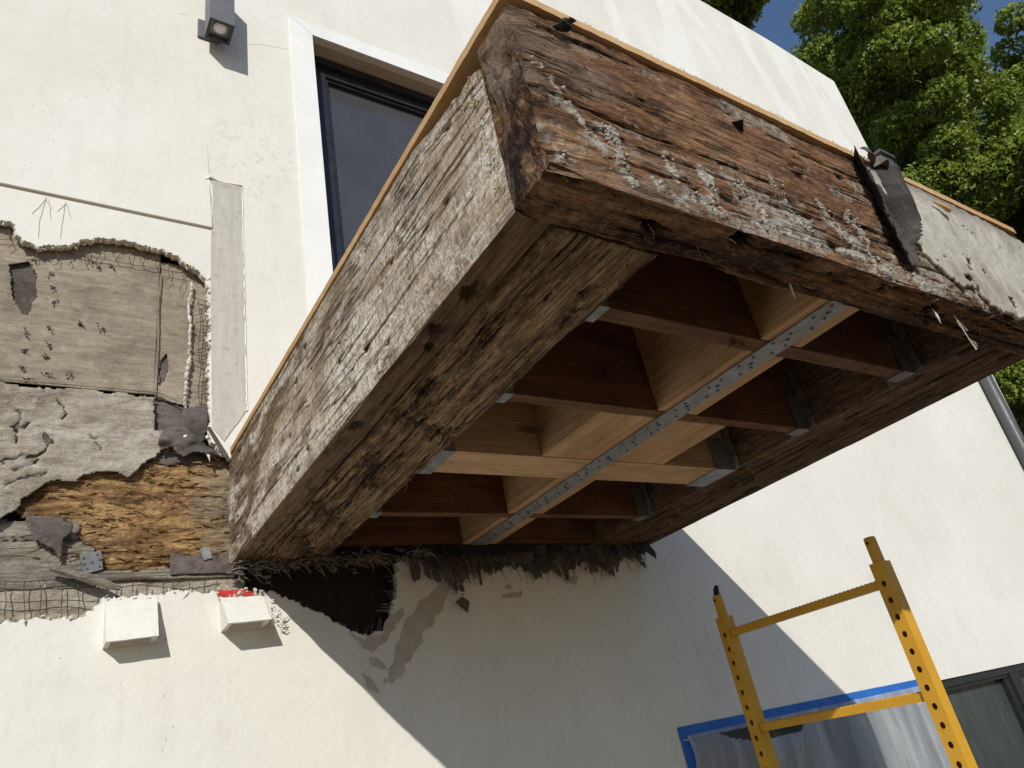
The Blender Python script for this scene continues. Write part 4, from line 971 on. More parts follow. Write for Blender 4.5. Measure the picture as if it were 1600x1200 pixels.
# -- left outer beam
ZT = .36
def d_side(s, u, v, fid, dc):
    q = np.where(fid == 0, v, u)
    left = fid == 0
    o = np.where(left, .0005, .0012) * fbm(s * 4, q * 90, oct=4, seed=1) + .0013 * fbm(s * 3, q * 7, oct=5, seed=2)
    o = o + np.where(left, .0012 * fbm(s * 55 + q * 20, q * 18, oct=4, seed=3), .0012 * fbm(s * 8, q * 140, oct=3, seed=4))
    ck = np.where(left, cracks_disp(s, v, 24, 11, (.02, .34), -1.6, -.05, .005, .0017, (.3, 1.2), .03), cracks_disp(s, u, 10, 12, (0, .065), -1.6, 0, .006, .003))
    pt = np.where(left, pits(s, v, 22, 13, -1.6, -.05, (.03, .34), (.003, .008), 2.5), pits(s, u, 12, 14, -1.6, -.05, (.0, .065), (.004, .010)))
    # named gouges read off the photograph
    for (gs, gv, gr) in [(-1.1, .10, .012), (-.72, .05, .009), (-1.20, .18, .007), (-.60, .14, .009)]:
        pt = np.maximum(pt, np.where(left, sstep(1, .4, np.hypot((s - gs) / (gr * 1.8), (v - gv) / gr) + .5 * fbm(s * 60, v * 90, oct=3, seed=9)), 0))
    gb = 0 * s
    for (gs, gu, gr) in [(-1.45, .036, .024), (-1.33, .028, .014), (-1.27, .045, .012), (-.95, .03, .016)]:
        gb = np.maximum(gb, np.where(fid == 1, sstep(1, .35, np.hypot((s - gs) / (gr * 1.5), (u - gu) / gr) + .4 * fbm(s * 60, u * 90, oct=3, seed=19)), 0))
    o = o - ck - .006 * pt - .022 * gb
    # bruised lower arris
    ed = np.exp(-(np.hypot(u - 0, v - 0) / .014) ** 2) * (fid < 2)
    o = o - ed * (.003 + .007 * np.abs(fbm(s * 7, 0 * s, oct=5, seed=5)))
    # foot of the beam near the wall crumbles, end by the front beam is chewed
    foot = sstep(-.35, -.0, s)
    o = o + foot * .006 * fbm(s * 14, q * 40, oct=5, seed=6) * (fid < 2)
    # top eroded under the plywood towards the front
    er = sstep(-1.36, -1.60, s) * (.045 + .02 * fbm(s * 14, 0 * s, oct=3, seed=7)) * sstep(.20, .36, v)
    vec = np.zeros((len(s), 4)); vec[:, 0] = o; vec[:, 2] = -er
    mk = np.zeros((len(s), 3))
    mk[:, 1] = np.clip(np.maximum(pt * .95, np.minimum(ck / .006, 1) * .95), 0, 1)
    mk[:, 1] = np.maximum(mk[:, 1], gb)
    mk[:, 1] = np.maximum(mk[:, 1], foot * .5 * sstep(-.2, .4, fbm(s * 8, q * 12, seed=8)) * (fid < 2))
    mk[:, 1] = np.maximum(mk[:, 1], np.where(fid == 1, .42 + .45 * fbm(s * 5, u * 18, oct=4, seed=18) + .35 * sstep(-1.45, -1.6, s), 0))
    mk[:, 2] = np.where(left, sstep(.25, .7, fbm(s * 7, q * 24, oct=5, seed=10) + .55 * sstep(-1.0, -.15, s)) * .8, .9)
    mk[:, 0] = np.where(left, sstep(.18, .6, fbm(s * 3.2, q * 5, oct=4, seed=16)) * .78 * sstep(-.15, -.6, s), 0)
    return vec, mk
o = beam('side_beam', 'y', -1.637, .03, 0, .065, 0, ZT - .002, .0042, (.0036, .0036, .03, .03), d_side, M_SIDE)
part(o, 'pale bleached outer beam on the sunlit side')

# -- left inner beam (underside carries the splintered brown grain)
def d_in(s, u, v, fid, dc):
    q = np.where(fid == 1, u, v)
    o = .0018 * fbm(s * 3.5, q * 95, oct=4, seed=21) + .0016 * fbm(s * 4, q * 12, oct=4, seed=22)
    ck = cracks_disp(s, u, 56, 23, (.07, .285), -1.6, -.02, .007, .0022, (.2, 1.0), .012) * (fid == 1)
    pt = pits(s, u, 12, 24, -1.6, -.05, (.08, .28), (.003, .008), 4) * (fid == 1)
    rot = 0 * s
    for (a, b_, r_) in [((-1.02, .09), (-.93, .27), .035), ((-.80, .12), (-.62, .2), .03), ((-1.16, .10), (-1.05, .12), .035), ((-.5, .1), (-.35, .2), .035), ((-1.4, .1), (-1.3, .14), .03), ((-1.5, .22), (-1.42, .25), .022), ((-.25, .12), (-.05, .22), .05)]:
        dd, _ = seg_dist(s, u, a, b_); rot = np.maximum(rot, sstep(1.3, .0, dd / r_ + 1.1 * fbm(s * 24, u * 70, oct=5, seed=25, rough=.7)))
    rot *= (fid == 1)
    foot = sstep(-.3, 0, s)
    o = o - ck - .006 * pt - .010 * rot * (.4 + np.abs(fbm(s * 40, u * 60, oct=3, seed=26))) + foot * .012 * fbm(s * 20, u * 22, oct=4, seed=27)
    ed = np.exp(-(np.minimum(np.abs(u - .07), np.abs(u - .285)) / .008) ** 2) * (v < .02)
    o = o - ed * (.004 + .006 * np.abs(fbm(s * 10, u * 3, oct=4, seed=28)))
    mk = np.zeros((len(s), 3))
    mk[:, 1] = np.clip(np.maximum.reduce([pt * .9, ck / .007 * .9, rot * .6, sstep(.2, .7, fbm(s * 2.4, u * 22, oct=5, seed=29)) * .6, sstep(-1.35, -1.62, s) * .5 * sstep(.15, .07, u)]), 0, 1)
    mk[:, 2] = sstep(.1, .6, fbm(s * 1.6, u * 12, oct=4, seed=30)) * .7
    mk[:, 0] = sstep(.45, .8, fbm(s * 6, u * 30, oct=4, seed=36)) * .6
    return o, mk
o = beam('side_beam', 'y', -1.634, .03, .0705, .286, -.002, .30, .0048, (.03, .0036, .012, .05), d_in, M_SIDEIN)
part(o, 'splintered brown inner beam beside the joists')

# -- front beam
YF, YB = -1.733, -1.637
mort = [((945, 200), (962, 225), .020), ((962, 240), (985, 285), .030), ((930, 195), (950, 215), .012), ((1075, 300), (1120, 325), .026), ((1040, 245), (1060, 285), .012), ((1100, 270), (1118, 312), .018), ((1150, 285), (1185, 325), .022),
        ((1208, 285), (1235, 335), .026), ((1228, 330), (1262, 352), .024), ((1280, 320), (1310, 360), .018), ((1300, 350), (1365, 400), .030), ((1325, 335), (1350, 375), .02), ((1360, 395), (1395, 430), .022), ((1400, 410), (1448, 452), .026), ((1430, 430), (1465, 462), .018), ((1020, 280), (1075, 325), .014), ((1180, 345), (1260, 372), .016), ((1260, 372), (1400, 420), .016), ((860, 125), (905, 185), .010), ((900, 180), (935, 225), .014), ((860, 225), (880, 245), .016), ((800, 70), (850, 110), .010)]
mort = [((W(*a, YF)[0], W(*a, YF)[2]), (W(*b_, YF)[0], W(*b_, YF)[2]), r_) for a, b_, r_ in mort]
def d_front(s, u, v, fid, dc):
    front = fid == 0; q = np.where(front, v, u)
    o = .0016 * fbm(s * 4, q * 85, oct=4, seed=41) + .0030 * fbm(s * 4, q * 9, oct=6, seed=42, rough=.6) - .004 * sstep(.2, .5, fbm(s * 5, q * 26, oct=4, seed=69)) + .0012 * fbm(s * 30, q * 60, oct=3, seed=49)
    ck = np.where(front, cracks_disp(s, v, 52, 43, (.02, .34), .02, 1.7, .008, .0026, (.12, .7), .03), cracks_disp(s, u, 14, 44, (YF, YB), .0, 1.7, .007, .003, (.1, .5), .03))
    pt = np.where(front, pits(s, v, 30, 45, .05, 1.7, (.03, .33), (.005, .014)), pits(s, u, 10, 46, 0, 1.7, (YF, YB), (.004, .011)))
    gb = 0 * s
    for (gs, gu, gr) in [(.40, -1.715, .024), (.22, -1.69, .012), (.83, -1.70, .014), (1.03, -1.69, .022)]:
        gb = np.maximum(gb, np.where(fid == 1, sstep(1, .3, np.hypot((s - gs) / (gr * 1.4), (u - gu) / gr) + .5 * fbm(s * 50, u * 70, oct=3, seed=47)), 0))
    mo = 0 * s
    for (a, b_, r_) in mort:
        dd, _ = seg_dist(s, v, a, b_); mo = np.maximum(mo, sstep(1.2, .2, dd / r_ + .95 * fbm(s * 30, v * 38, oct=5, seed=48, rough=.7)))
    low = sstep(.11, .02, v) * sstep(.35, .6, s) * sstep(-.15, .3, fbm(s * 9, v * 16, oct=4, seed=50))
    mo = np.maximum(mo, low * .8)
    fle = sstep(.22, .6, fbm(s * 14, v * 34, oct=5, seed=55, rough=.65)) * sstep(.30, .08, v) * .62
    mo = np.maximum(mo, fle)
    mo = mo * front * (s > .02) * sstep(-.55, .05, fbm(s * 70, v * 80, oct=4, seed=66))
    # left corner: charred, split and eroded
    lf = sstep(.26, .03, s + .08 * fbm(s * 9, v * 9, oct=3, seed=51))
    o = o - ck - .006 * pt - .022 * gb + mo * (.001 + .007 * np.abs(fbm(s * 60, v * 60, oct=4, seed=52)))
    o = o + front * lf * (.007 * fbm(s * 9, v * 40, oct=4, seed=53))
    ed = np.exp(-(np.hypot(u - YF, v) / .014) ** 2) * (fid < 2)
    o = o - ed * (.002 + .013 * np.abs(fbm(s * 6, 0 * s, oct=4, seed=54)))
    cap = fid == 4
    capn = .011 * fbm(u * 30, v * 16, oct=6, seed=56, rough=.65) + .006 * fbm(u * 60, v * 12, oct=4, seed=57)
    o = np.where(cap, capn * np.minimum(1, np.minimum(np.abs(u - YF), np.abs(u - YB)) / .006 + .4), o)
    edgex = np.exp(-(s / .02) ** 2) * (fid != 4)
    o = o - edgex * (.006 + .008 * fbm(v * 22, u * 22, oct=3, seed=58))
    vec = np.zeros((len(s), 4)); vec[:, 0] = o
    vec[:, 2] = -sstep(.06, 0, s) * .012 * sstep(.2, .36, v)
    mk = np.zeros((len(s), 3))
    broad = sstep(.30, .04, v) * sstep(-.5, .35, fbm(s * 7 + v * 4, v * 10, oct=5, seed=67, rough=.65)) * sstep(.02, .2, s) * .60
    broad = np.maximum(broad, sstep(.05, .5, fbm(s * 5, v * 12, oct=5, seed=167, rough=.65)) * .50)
    drip = sstep(.1, .5, fbm(s * 30 + v * 14, v * 4, oct=4, seed=68)) * sstep(.34, .1, v) * .5
    mk[:, 0] = np.maximum(mo * .9, np.maximum(broad, drip * (broad > .15)) * front)
    mk[:, 1] = np.clip(np.maximum.reduce([pt * .9, ck / .007 * .9, gb, np.where(cap & (s < .5), .56 + .7 * fbm(u * 24, v * 12, oct=5, seed=59), 0), front * lf * sstep(-.1, .4, fbm(s * 7, v * 26, oct=4, seed=60) + .05) * .6,
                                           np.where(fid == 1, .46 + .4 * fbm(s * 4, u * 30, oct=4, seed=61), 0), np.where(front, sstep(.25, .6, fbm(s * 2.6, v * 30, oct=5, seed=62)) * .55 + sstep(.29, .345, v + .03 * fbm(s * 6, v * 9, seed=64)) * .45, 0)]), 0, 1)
    mk[:, 2] = np.where(front, sstep(.15, .65, fbm(s * 4, v * 14, oct=5, seed=63) + .45 * sstep(.34, .0, s)) * .52, 0)
    mk[:, 2] = np.maximum(mk[:, 2], np.where(cap & (s < .5), .28 + .8 * fbm(u * 16, v * 7, oct=5, seed=65), 0))
    return vec, mk
o = beam('front_beam', 'x', 0, 1.715, YF, YB, 0, ZT - .002, .0042, (.0036, .0036, .03, .03), d_front, M_FRONT, caps=(16, 6))
part(o, 'red brown front beam crusted with grey mortar')

# -- right beams
def d_right(s, u, v, fid, dc):
    q = np.where(fid == 1, u, v)
    o = .002 * fbm(s * 4, q * 60, oct=4, seed=71) + .003 * fbm(s * 5, q * 9, oct=3, seed=72)
    ck = cracks_disp(s, q, 26, 73, (1.4, 1.7), -1.6, 0, .006, .004, (.2, .8), .02) * (fid == 1)
    pt = pits(s, u, 24, 74, -1.6, 0, (1.4, 1.7), (.008, .02)) * (fid == 1)
    mk = np.zeros((len(s), 3)); mk[:, 1] = np.clip(np.maximum.reduce([ck / .006 * .9, pt * .9, sstep(.1, .6, fbm(s * 3, q * 20, oct=4, seed=75)) * .6]), 0, 1)
    return o - ck - .008 * pt, mk
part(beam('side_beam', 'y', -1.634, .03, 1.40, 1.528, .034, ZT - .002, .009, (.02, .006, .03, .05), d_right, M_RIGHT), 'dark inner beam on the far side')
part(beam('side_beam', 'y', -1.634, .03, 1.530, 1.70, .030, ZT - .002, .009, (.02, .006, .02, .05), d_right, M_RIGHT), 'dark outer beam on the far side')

# -- joists, blocking, ledger
def timber(name, x0, x1, y0, y1, z0, z1, mat, label=None):
    m = MB(); m.box(x0, x1, y0, y1, z0, z1); o = m.build(name, mat, bal, bevel=.0025); return part(o, label)
ZJ = .032
JX0, JX1 = .289, 1.398
J = [(-1.447, -1.405), (-1.102, -1.068), (-.797, -.662), (-.362, -.328)]
for k, (ya, yb) in enumerate(J):
    timber('joist', JX0, JX1, ya, yb, ZJ, .345, M_NEWX if k == 2 else M_OLDX, 'pale new doubled joist' if k == 2 else None)
timber('ledger', .289, 1.398, -.048, -.008, ZJ + .01, .345, M_OLDX)
yy = [-1.634] + [v for j in J for v in j] + [-.05]
BX0, BX1 = .776, .917
for k in range(5):
    ya, yb = yy[2 * k], yy[2 * k + 1]
    x0, x1 = (BX0, BX1) if k != 2 else (.622, 1.075)
    timber('blocking', x0, x1, ya + .002, yb - .002, ZJ + .001, .30, M_NEWY, 'wide pale blocking board' if k == 2 else None)
# strap with nails and punched holes
strap = mesh_obj('strap', *(lambda q: (q.V, q.F))(MB().box(.802, .868, -1.622, -.06, ZJ - .0045, ZJ - .0015)), M_GALV, bal)
part(strap, 'perforated steel strap nailed under the blocking')
m = MB(); y_ = -1.60; k = 0
nail = None; nails = []
while y_ < -.09:
    for dx in ((.017,) if k % 3 == 0 else (.012, .050) if k % 3 == 1 else (.048,)):
        nails.append((.802 + dx + random.uniform(-.004, .004), y_ + random.uniform(-.008, .008)))
    y_ += .036; k += 1
def disc_mesh(name, r, h, nn=8):
    q = MB(); q.tube([(0, 0, 0), (0, 0, -h * .6), (0, 0, -h)], [r, r, r * .7], nn)
    me = bpy.data.meshes.new(name); me.from_pydata([list(map(float, v)) for v in q.V], [], q.F); return me
nm = disc_mesh('nail', .0040, .0028); nm.materials.append(M_NAIL)
for (x, y) in nails:
    o = bpy.data.objects.new('nail', nm); col.objects.link(o); o.parent = strap; o.location = (x, y, ZJ - .0046)
hm = disc_mesh('hole', .0062, .0004, 12); hm.materials.append(M_BLACK)
for i in range(14):
    o = bpy.data.objects.new('punched_hole', hm); col.objects.link(o); o.parent = strap; o.location = (.835, -1.582 + i * .108, ZJ - .0046)
# joist hangers
def hanger(xa, xb, ya, yb, side, shiny):
    m = MB(); t = .002; zb = ZJ - .0035
    m.box(xa, xb, ya - .003, yb + .003, zb, zb + t)
    m.box(xa, xb, ya - .005, ya - .003, zb, zb + .11); m.box(xa, xb, yb + .003, yb + .005, zb, zb + .11)
    xs = xa if side < 0 else xb
    fx = (xs + .0005, xs + .0025) if side < 0 else (xs - .0025, xs - .0005)
    m.box(fx[0], fx[1], ya - .03, ya - .0052, zb + .004, zb + .22); m.box(fx[0], fx[1], yb + .0052, yb + .03, zb + .004, zb + .22)
    return m.build('joist_hanger', M_GALV if shiny else M_DULLGALV, bal)
for k, (ya, yb) in enumerate(J):
    hanger(.2895, .352 if k == 2 else .337, ya, yb, -1, True); hanger(1.31 if k == 2 else 1.345, 1.3975, ya, yb, 1, k == 2)
# stub bracket seen between second and third joist
m = MB(); m.box(.585, .588, -1.06, -1.02, .06, .29); m.box(.588, .615, -1.022, -1.02, .06, .29); m.build('angle_bracket', M_DULLGALV, bal)

# -- plywood deck
dk = [(-.006, -1.748), (1.705, -1.742), (1.705, -.005), (-.003, -.005)]
def deck(name, zlo, zhi, inset, mat, seed, label):
    x0, x1, y0_, y1_ = -.004 + inset, 1.706 - inset, -1.741 + inset, -.005
    loop = []
    for t in np.linspace(0, 1, 160): loop.append((x0 + (x1 - x0) * t, y0_ + .0012 * float(fbm(t * 90, 1, oct=3, seed=seed))))
    loop += [(x1, y1_)]
    for t in np.linspace(0, 1, 160): loop.append((x0 + .0008 * float(fbm(t * 90, 4, oct=3, seed=seed)), y1_ + (y0_ - y1_) * t * .999))
    pts, tri = tess(loop); n_ = len(pts)
    V = [(p[0], p[1], zhi) for p in pts] + [(p[0], p[1], zlo) for p in pts]; F = []
    for t in tri:
        a, b_, c = [np.array(pts[i]) for i in t]; cr = (b_ - a)[0] * (c - a)[1] - (b_ - a)[1] * (c - a)[0]
        t = t if cr > 0 else t[::-1]; F.append(t); F.append(tuple(i + n_ for i in t[::-1]))
    F += [(i, i + n_, (i + 1) % n_ + n_, (i + 1) % n_) for i in range(n_)]
    return part(mesh_obj(name, V, F, mat, bal), label)
deck('deck_board', ZT + .0005, ZT + .018, 0, M_PLY, 5, 'new plywood deck sheet with raw straw coloured edge')
# curl of plywood skin on the front edge
m = MB(); c = W(1478, 328, YF - .018); m.tube([c + np.array([-.05, 0, .012]), c + np.array([-.02, -.004, .004]), c + np.array([0, -.006, -.006]), c + np.array([.012, -.004, .002])], [.002, .005, .006, .003], 8); m.build('ply_curl', M_PLY, bal, True)

# -- dark flashing strip hanging down the front beam, crumpled over the deck edge
def fl_place(V): return V
def strip_mask(x, z):
    t = (z - .03) / .33
    xl = .862 + .03 * t; xr_ = .935 + .135 * t
    n_ = .012 * fbm(x * 30, z * 30, oct=3, seed=111)
    return np.where((x + n_ > xl) & (x + n_ < xr_) & (z + .03 * fbm(x * 20, z * 8, oct=3, seed=112) > .045), 1, -1)
def strip_y(x, z):
    t = (z - .03) / .33; xl = .862 + .03 * t; w_ = .073 + .105 * t; p_ = (x - xl) / w_
    return YF - .010 - .010 * np.sin(p_ * 7 + z * 6) * sstep(0, .15, z) - .014 * sstep(.25, .0, p_) - .02 * sstep(.75, 1., p_) * (z > .12) + .004 * fbm(x * 20, z * 9, oct=3, seed=113) - .008 * sstep(.12, .03, z)
part(sheet('flashing_strip', .84, 1.09, .03, .362, .005, strip_mask, strip_y, .0022, M_BLACKFELT, bal, flat_att), 'torn dark flashing strip hanging on the front beam')
# crumpled band over the deck edge
m = MB(); n_u, n_w = 46, 8; V = []
for i in range(n_u):
    t = i / (n_u - 1); x = .945 + .15 * t
    for j in range(n_w):
        w_ = j / (n_w - 1)
        ydrop = YF - .020 - .007 * math.sin(t * 17) - .010 * w_ * abs(math.sin(t * 9 + 1))
        z_ = .381 - .010 * t + .004 * math.sin(t * 14 + 1) - w_ * (.020 + .026 * t + .008 * math.sin(t * 11))
        V.append((x, ydrop + .004 * float(fbm(t * 12, w_ * 4, seed=120)), z_))
F = [(i * n_w + j, i * n_w + j + 1, (i + 1) * n_w + j + 1, (i + 1) * n_w + j) for i in range(n_u - 1) for j in range(n_w - 1)]
o = mesh_obj('flashing_curl', V, F, M_FELT, bal, True, {'mk': np.zeros((len(V), 3))})
sm = o.modifiers.new('thick', 'SOLIDIFY'); sm.thickness = .002

# -- grey cement coat on the right of the front beam
def cem_mask(x, z):
    le = .955 + .62 * (.30 - z) * .42
    le = .97 + .10 * sstep(.20, .02, z) + .10 * sstep(.10, .0, z)
    n_ = .020 * fbm(x * 22, z * 22, oct=4, seed=131)
    hol = fbm(x * 17, z * 24, oct=4, seed=132)
    lowz = sstep(.26, .05, z) * sstep(1.5, 1.1, x)
    return np.where((x + n_ > le) & (z + n_ * .8 > .006) & (hol < .50 - .30 * lowz) & (z + .02 * fbm(x * 6, z * 3, seed=133) < .362 - .03 * sstep(1.05, 1.7, x)), 1, -1)
def cem_y(x, z): return YF - .009 - .004 * fbm(x * 6, z * 6, oct=4, seed=134) - .003 * fbm(x * 40, z * 40, oct=4, seed=135) - .006 * sstep(.12, .02, z) * np.abs(fbm(x * 22, z * 22, seed=136)) + .004 * sstep(.32, .36, z)
n = NT('cement_coat', 0.95, 0.1)
_a = n.noise(1, 5, 0.6, n.vec((22, 1, 5), rot=(0, math.radians(-22), 0)))
_b = n.noise(4, 5, 0.6)
_c = n.ramp(n.math('ADD', n.math('MULTIPLY', _a, .5), n.math('MULTIPLY', _b, .5)), [(.38, (.30, .275, .225)), (.5, (.42, .395, .335)), (.62, (.52, .49, .43))])
_c = n.mix(n.map(n.noise(90, 4, .7), .58, .72, 0, .6), _c, (.12, .10, .08))
_z = n.t.nodes.new('ShaderNodeSeparateXYZ'); n.link(n.co, _z.inputs[0])
_c = n.mix(n.math('MULTIPLY', n.map(n.math('ADD', _z.outputs[2], n.math('MULTIPLY', n.noise(9, 4, .6), .05)), .325, .37), .75), _c, (.17, .145, .115))
n.set(Base_Color=_c).bump(n.math('ADD', _a, n.noise(110, 4, .7)), .6, .006); M_CEM = n.m
part(sheet('cement_coat', .95, 1.712, .0, .36, .0048, cem_mask, cem_y, .008, M_CEM, bal, flat_att), 'flaking grey cement coat on the front beam')
# -- mortar crumbs and splinters stuck along the front
m = MB()
for i in range(200):
    a, b_, r_ = mort[random.randrange(len(mort))]; t = random.random()
    x = a[0] + (b_[0] - a[0]) * t + random.gauss(0, r_ * .5); z_ = a[1] + (b_[1] - a[1]) * t + random.gauss(0, r_ * .5)
    if z_ < .004 or x < .02: continue
    chunk(m, (x, YF - .003, z_), random.uniform(.001, .0036), (1.2, .8, 1.0))
part(m.build('mortar_crumbs', M_MORTAR, bal), kind='stuff')
m = MB()
def splinter(c, d, L, r=.0011):
    d = np.array(d, float); d /= np.linalg.norm(d); c = np.array(c, float)
    m.tube([c, c + d * L * .5 + RNG.normal(0, L * .06, 3), c + d * L], [r, r * .8, r * .2], 4)
for i in range(150):       # front beam lower arris
    splinter((random.uniform(.03, 1.7), YF + random.uniform(0, .09), random.uniform(-.001, .004)), (random.choice((-1, 1)), random.gauss(0, .4), random.uniform(-.5, .1)), random.uniform(.01, .035))
for i in range(170):       # inner beam underside
    splinter((random.uniform(.07, .285), random.uniform(-1.6, -.1), .001), (random.gauss(0, .35), random.choice((-1, 1)), random.uniform(-.3, .0)), random.uniform(.01, .05))
for i in range(120):       # front face
    splinter((random.uniform(.03, 1.0), YF - .002, random.uniform(.01, .34)), (random.choice((-1, 1)), random.uniform(-.3, -.02), random.gauss(0, .25)), random.uniform(.008, .03), .0008)
for i in range(110):       # left face
    splinter((-.002, random.uniform(-1.6, -.02), random.uniform(.0, .33)), (random.uniform(-.25, 0), random.choice((-1, 1)), random.gauss(0, .4)), random.uniform(.006, .022), .0008)
for i in range(70):        # plywood whiskers
    splinter((random.uniform(.0, 1.68), -1.740, ZT + .0175), (random.gauss(0, .6), -.2, random.uniform(.3, 1)), random.uniform(.003, .009), .0007)
part(m.build('splinters', M_SIDEIN, bal), kind='stuff')
m = MB()
for i in range(46):
    x = random.uniform(1.0, 1.35); y_ = random.uniform(-1.66, -1.40); splinter((x, y_, random.uniform(-.0, .02)), (random.gauss(0, 1), random.gauss(0, .6), random.uniform(-.8, .2)), random.uniform(.02, .08), .0008)
for (x0, y0_) in ((.72, -1.42), (.70, -1.43), (.74, -1.425)):
    for i in range(10): splinter((x0, y0_, ZJ - .002), (random.gauss(0, 1), random.gauss(0, .4), random.uniform(-.6, .4)), random.uniform(.01, .035), .0007)
for i in range(26): splinter((random.uniform(.9, 1.3), random.choice((-1.42, -1.085)), ZJ - .001), (random.gauss(0, 1), random.gauss(0, .5), random.uniform(-.8, 0)), random.uniform(.01, .03), .0007)
part(m.build('dry_straw', M_DARKWOOD, bal), kind='stuff')
m = MB(); c = np.array([1.02, -1.70, -.004])
m.tube([c, c + (.004, 0, -.02), c + (.008, .002, -.035)], [.0008, .0028, .0006], 6); m.tube([c + (.09, 0, 0), c + (.095, 0, -.03), c + (.10, 0, -.065), c + (.108, 0, -.085)], [.0007, .0009, .0008, .0018], 5)
for k in range(4): m.tube([c + (.1, 0, -.06 - .006 * k), c + (.155, .01, -.055 - .003 * k)], .0006, 4)
m.tube([c + (.12, .01, -.002), c + (.125, .01, -.012), c + (.175, .02, -.012)], [.002, .004, .002], 6); m.tube([(.60, -1.655, -.002), (.606, -1.65, -.03)], [.0016, .0012], 5)
part(m.build('cobweb_litter', M_PLASTER, bal), kind='stuff')
# bent metal bits on the front face
m = MB(); c = W(880, 42, YF - .012)
for k in range(6): chunk(m, c + np.array([-.010 + .004 * k + random.gauss(0, .002), -.005 * (k % 3), -.006 + .0028 * k + random.gauss(0, .002)]), random.uniform(.005, .009), (1.3, 1.0, .7))
m.build('metal_clip', M_BLACKFELT, bal)
c = W(1155, 195, YF - .008); V = [c + (-.012, .004, .007), c + (.020, .007, .0), c + (-.004, -.014, -.001)]; V += [v + np.array([.001, .003, .001]) for v in V]
mesh_obj('bent_tab', V, [(0, 1, 2), (5, 4, 3), (0, 3, 4, 1), (1, 4, 5, 2), (2, 5, 3, 0)], M_LAMPRIM, bal)
# lichen on the rotten corner
m = MB()
for i in range(60):
    t = random.random(); y_ = -1.612 + random.gauss(0, .012) + .05 * (t < .3); z_ = .265 - .22 * t * t + random.gauss(0, .012)
    if t < .45: z_ = .255 + random.gauss(0, .02); y_ = -1.60 + random.gauss(0, .014)
    chunk(m, (-.004, y_, z_), random.uniform(.001, .0035), (.7, 1, 1))
part(m.build('lichen', M_LICHEN, bal), kind='stuff')

# ================================================================== TREES
n = NT('green_leaf', 0.42, 0.45)
_c = n.ramp(n.noise(3.0, 3, 0.6), [(.35, (.115, .17, .02)), (.5, (.22, .295, .034)), (.68, (.32, .39, .06))])
_i = n.t.nodes.new('ShaderNodeObjectInfo')
n.set(Base_Color=_c)
_tr = n.t.nodes.new('ShaderNodeBsdfTranslucent'); n.link(_c, _tr.inputs[0])
_mx = n.t.nodes.new('ShaderNodeMixShader'); _mx.inputs[0].default_value = .4
n.t.links.new(n.b.outputs[0], _mx.inputs[1]); n.t.links.new(_tr.outputs[0], _mx.inputs[2]); n.t.links.new(_mx.outputs[0], n.out.inputs[0])
M_LEAF = n.m
def ray_pt(u, v, dist):
    r = ROT.T @ np.array([(u - 800) / FPX, (v - 600) / FPX, 1.0]); return CAM + r / np.linalg.norm(r) * dist
def leaves(C_, N_, size, rng):
    """folded four-vertex leaves: centres C_, outward directions N_"""
    k = len(C_); d = rng.normal(0, 1, (k, 3)) ; d[:, 2] -= .5
    d /= np.linalg.norm(d, axis=1)[:, None]
    nn = N_ + rng.normal(0, .55, (k, 3)); nn -= (nn * d).sum(1)[:, None] * d; nn /= np.linalg.norm(nn, axis=1)[:, None] + 1e-9
    s = np.cross(d, nn); L = size * rng.uniform(.7, 1.3, k)[:, None]; w_ = L * .33
    a = C_ - d * L * .5; e = C_ + d * L * .5 - nn * L * .12; b1 = C_ + s * w_ + nn * w_ * .35; b2_ = C_ - s * w_ + nn * w_ * .35
    V = np.stack([a, b1, e, b2_], 1).reshape(-1, 3); i = np.arange(k)[:, None] * 4
    F = np.concatenate([i + np.array([[0, 1, 2]]), i + np.array([[0, 2, 3]])])
    return V, F
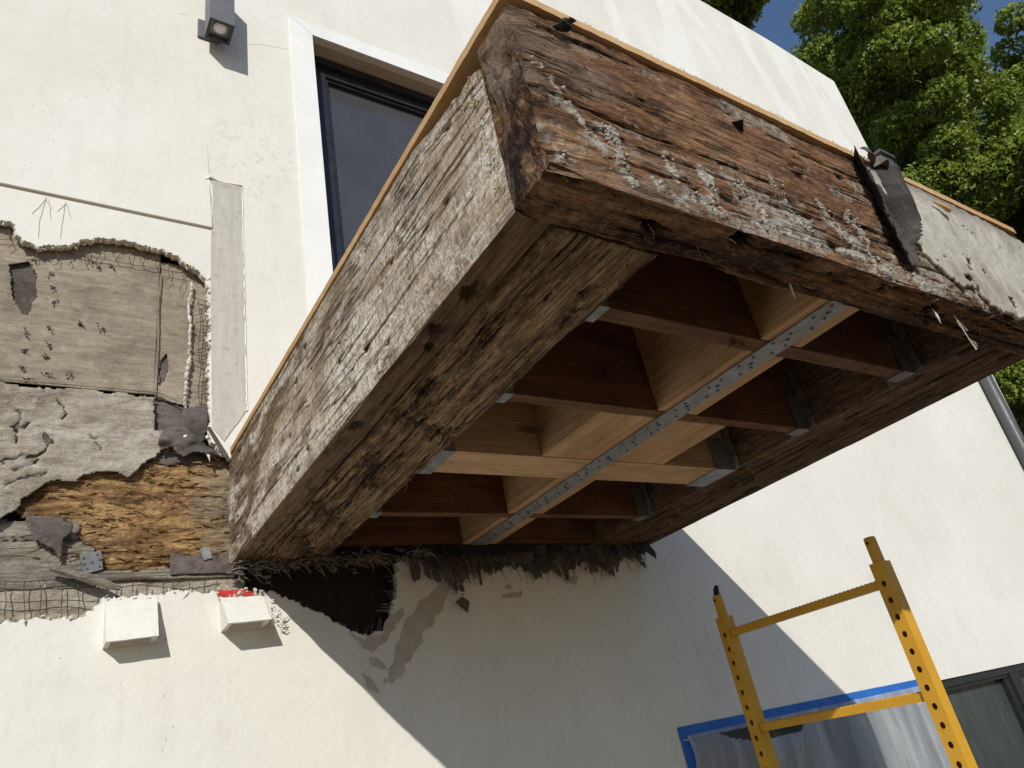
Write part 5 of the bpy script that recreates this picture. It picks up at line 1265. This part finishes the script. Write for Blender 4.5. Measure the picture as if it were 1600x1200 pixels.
def tree(label, base, clumps, n_leaf, size, seed, limbs):
    rng = np.random.default_rng(seed)
    t = empty('tree', base, label, 'tree', 'trees beyond the house')
    m = MB(); top = np.mean([c for c, r in clumps], 0)
    b0 = np.array(base, float)
    m.tube([b0, b0 * .6 + top * .4 + rng.normal(0, .15, 3) * (1, 1, 0), top], [.22, .16, .06], 10); m.build('trunk', M_BARK, t, True)
    m = MB()
    for c, r in clumps[:limbs]:
        s0 = b0 + (top - b0) * rng.uniform(.3, .8); m.tube([s0, (s0 + c) / 2 + (0, 0, .25), c], [.07, .045, .015], 6)
    m.build('limbs', M_BARK, t, True)
    Vs, Fs, b_ = [], [], 0
    wts = np.array([r ** 2 for c, r in clumps]); wts /= wts.sum()
    for (c, r), w_ in zip(clumps, wts):
        k = int(n_leaf * w_); d = rng.normal(0, 1, (k, 3)); d /= np.linalg.norm(d, axis=1)[:, None]
        rad = r * (.45 + .6 * rng.random(k) ** .5) * (1 + .35 * fbm(d[:, 0] * 2.5 + c[0], d[:, 1] * 2.5 + c[1], d[:, 2] * 2.5, oct=3, seed=seed))
        P = np.array(c) + d * rad[:, None] * (1, 1, .8)
        V, F = leaves(P, d * .4 + np.array([-.6, -.95, .65]), size, rng); Vs.append(V); Fs.append(F + b_); b_ += len(V)
    o = mesh_obj('crown', np.concatenate(Vs), np.concatenate(Fs), M_LEAF, t); o['kind'] = 'stuff'
    return t
def clump_field(poly, n_, dist, rr, seed, dd=1.4):
    rng = random.Random(seed); out = []; xs = [p[0] for p in poly]; ys_ = [p[1] for p in poly]
    while len(out) < n_:
        u, v = rng.uniform(min(xs), max(xs)), rng.uniform(min(ys_), max(ys_))
        if inside(poly, np.array([u]), np.array([v]))[0]: out.append((ray_pt(u, v, dist + rng.uniform(-dd, dd)), rng.uniform(*rr)))
    return out
D = 12.0
main = clump_field([(1252, 60), (1275, -60), (1490, -90), (1505, 20), (1530, 110), (1620, 150), (1800, 220), (1800, 850), (1520, 700), (1400, 330), (1310, 150), (1235, 105)], 300, D, (.2, .38), 3)
cm_ = np.mean([c for c, r in main], 0)
tree('broad green tree filling the sky right of the roof', (cm_[0] + 1.6, cm_[1] + 2.2, GZ), main, 270000, .066, 5, 6)
sec = clump_field([(1080, -60), (1168, -60), (1172, 32), (1140, 40), (1085, 10)], 18, D + 1.5, (.26, .4), 8, .5)
c2 = np.mean([c for c, r in sec], 0)
tree('darker green tree top rising directly behind the roof edge', (c2[0] + .4, c2[1] + 1.6, GZ), sec, 24000, .085, 9, 3)
thr = clump_field([(1575, 10), (1660, -60), (1760, -20), (1760, 150), (1600, 150), (1560, 110)], 13, D + 3, (.22, .36), 12, .6)
c3 = np.mean([c for c, r in thr], 0)
tree('sparse leafed tree at the upper right edge with sky showing through', (c3[0], c3[1], GZ), thr, 5200, .09, 13, 10)
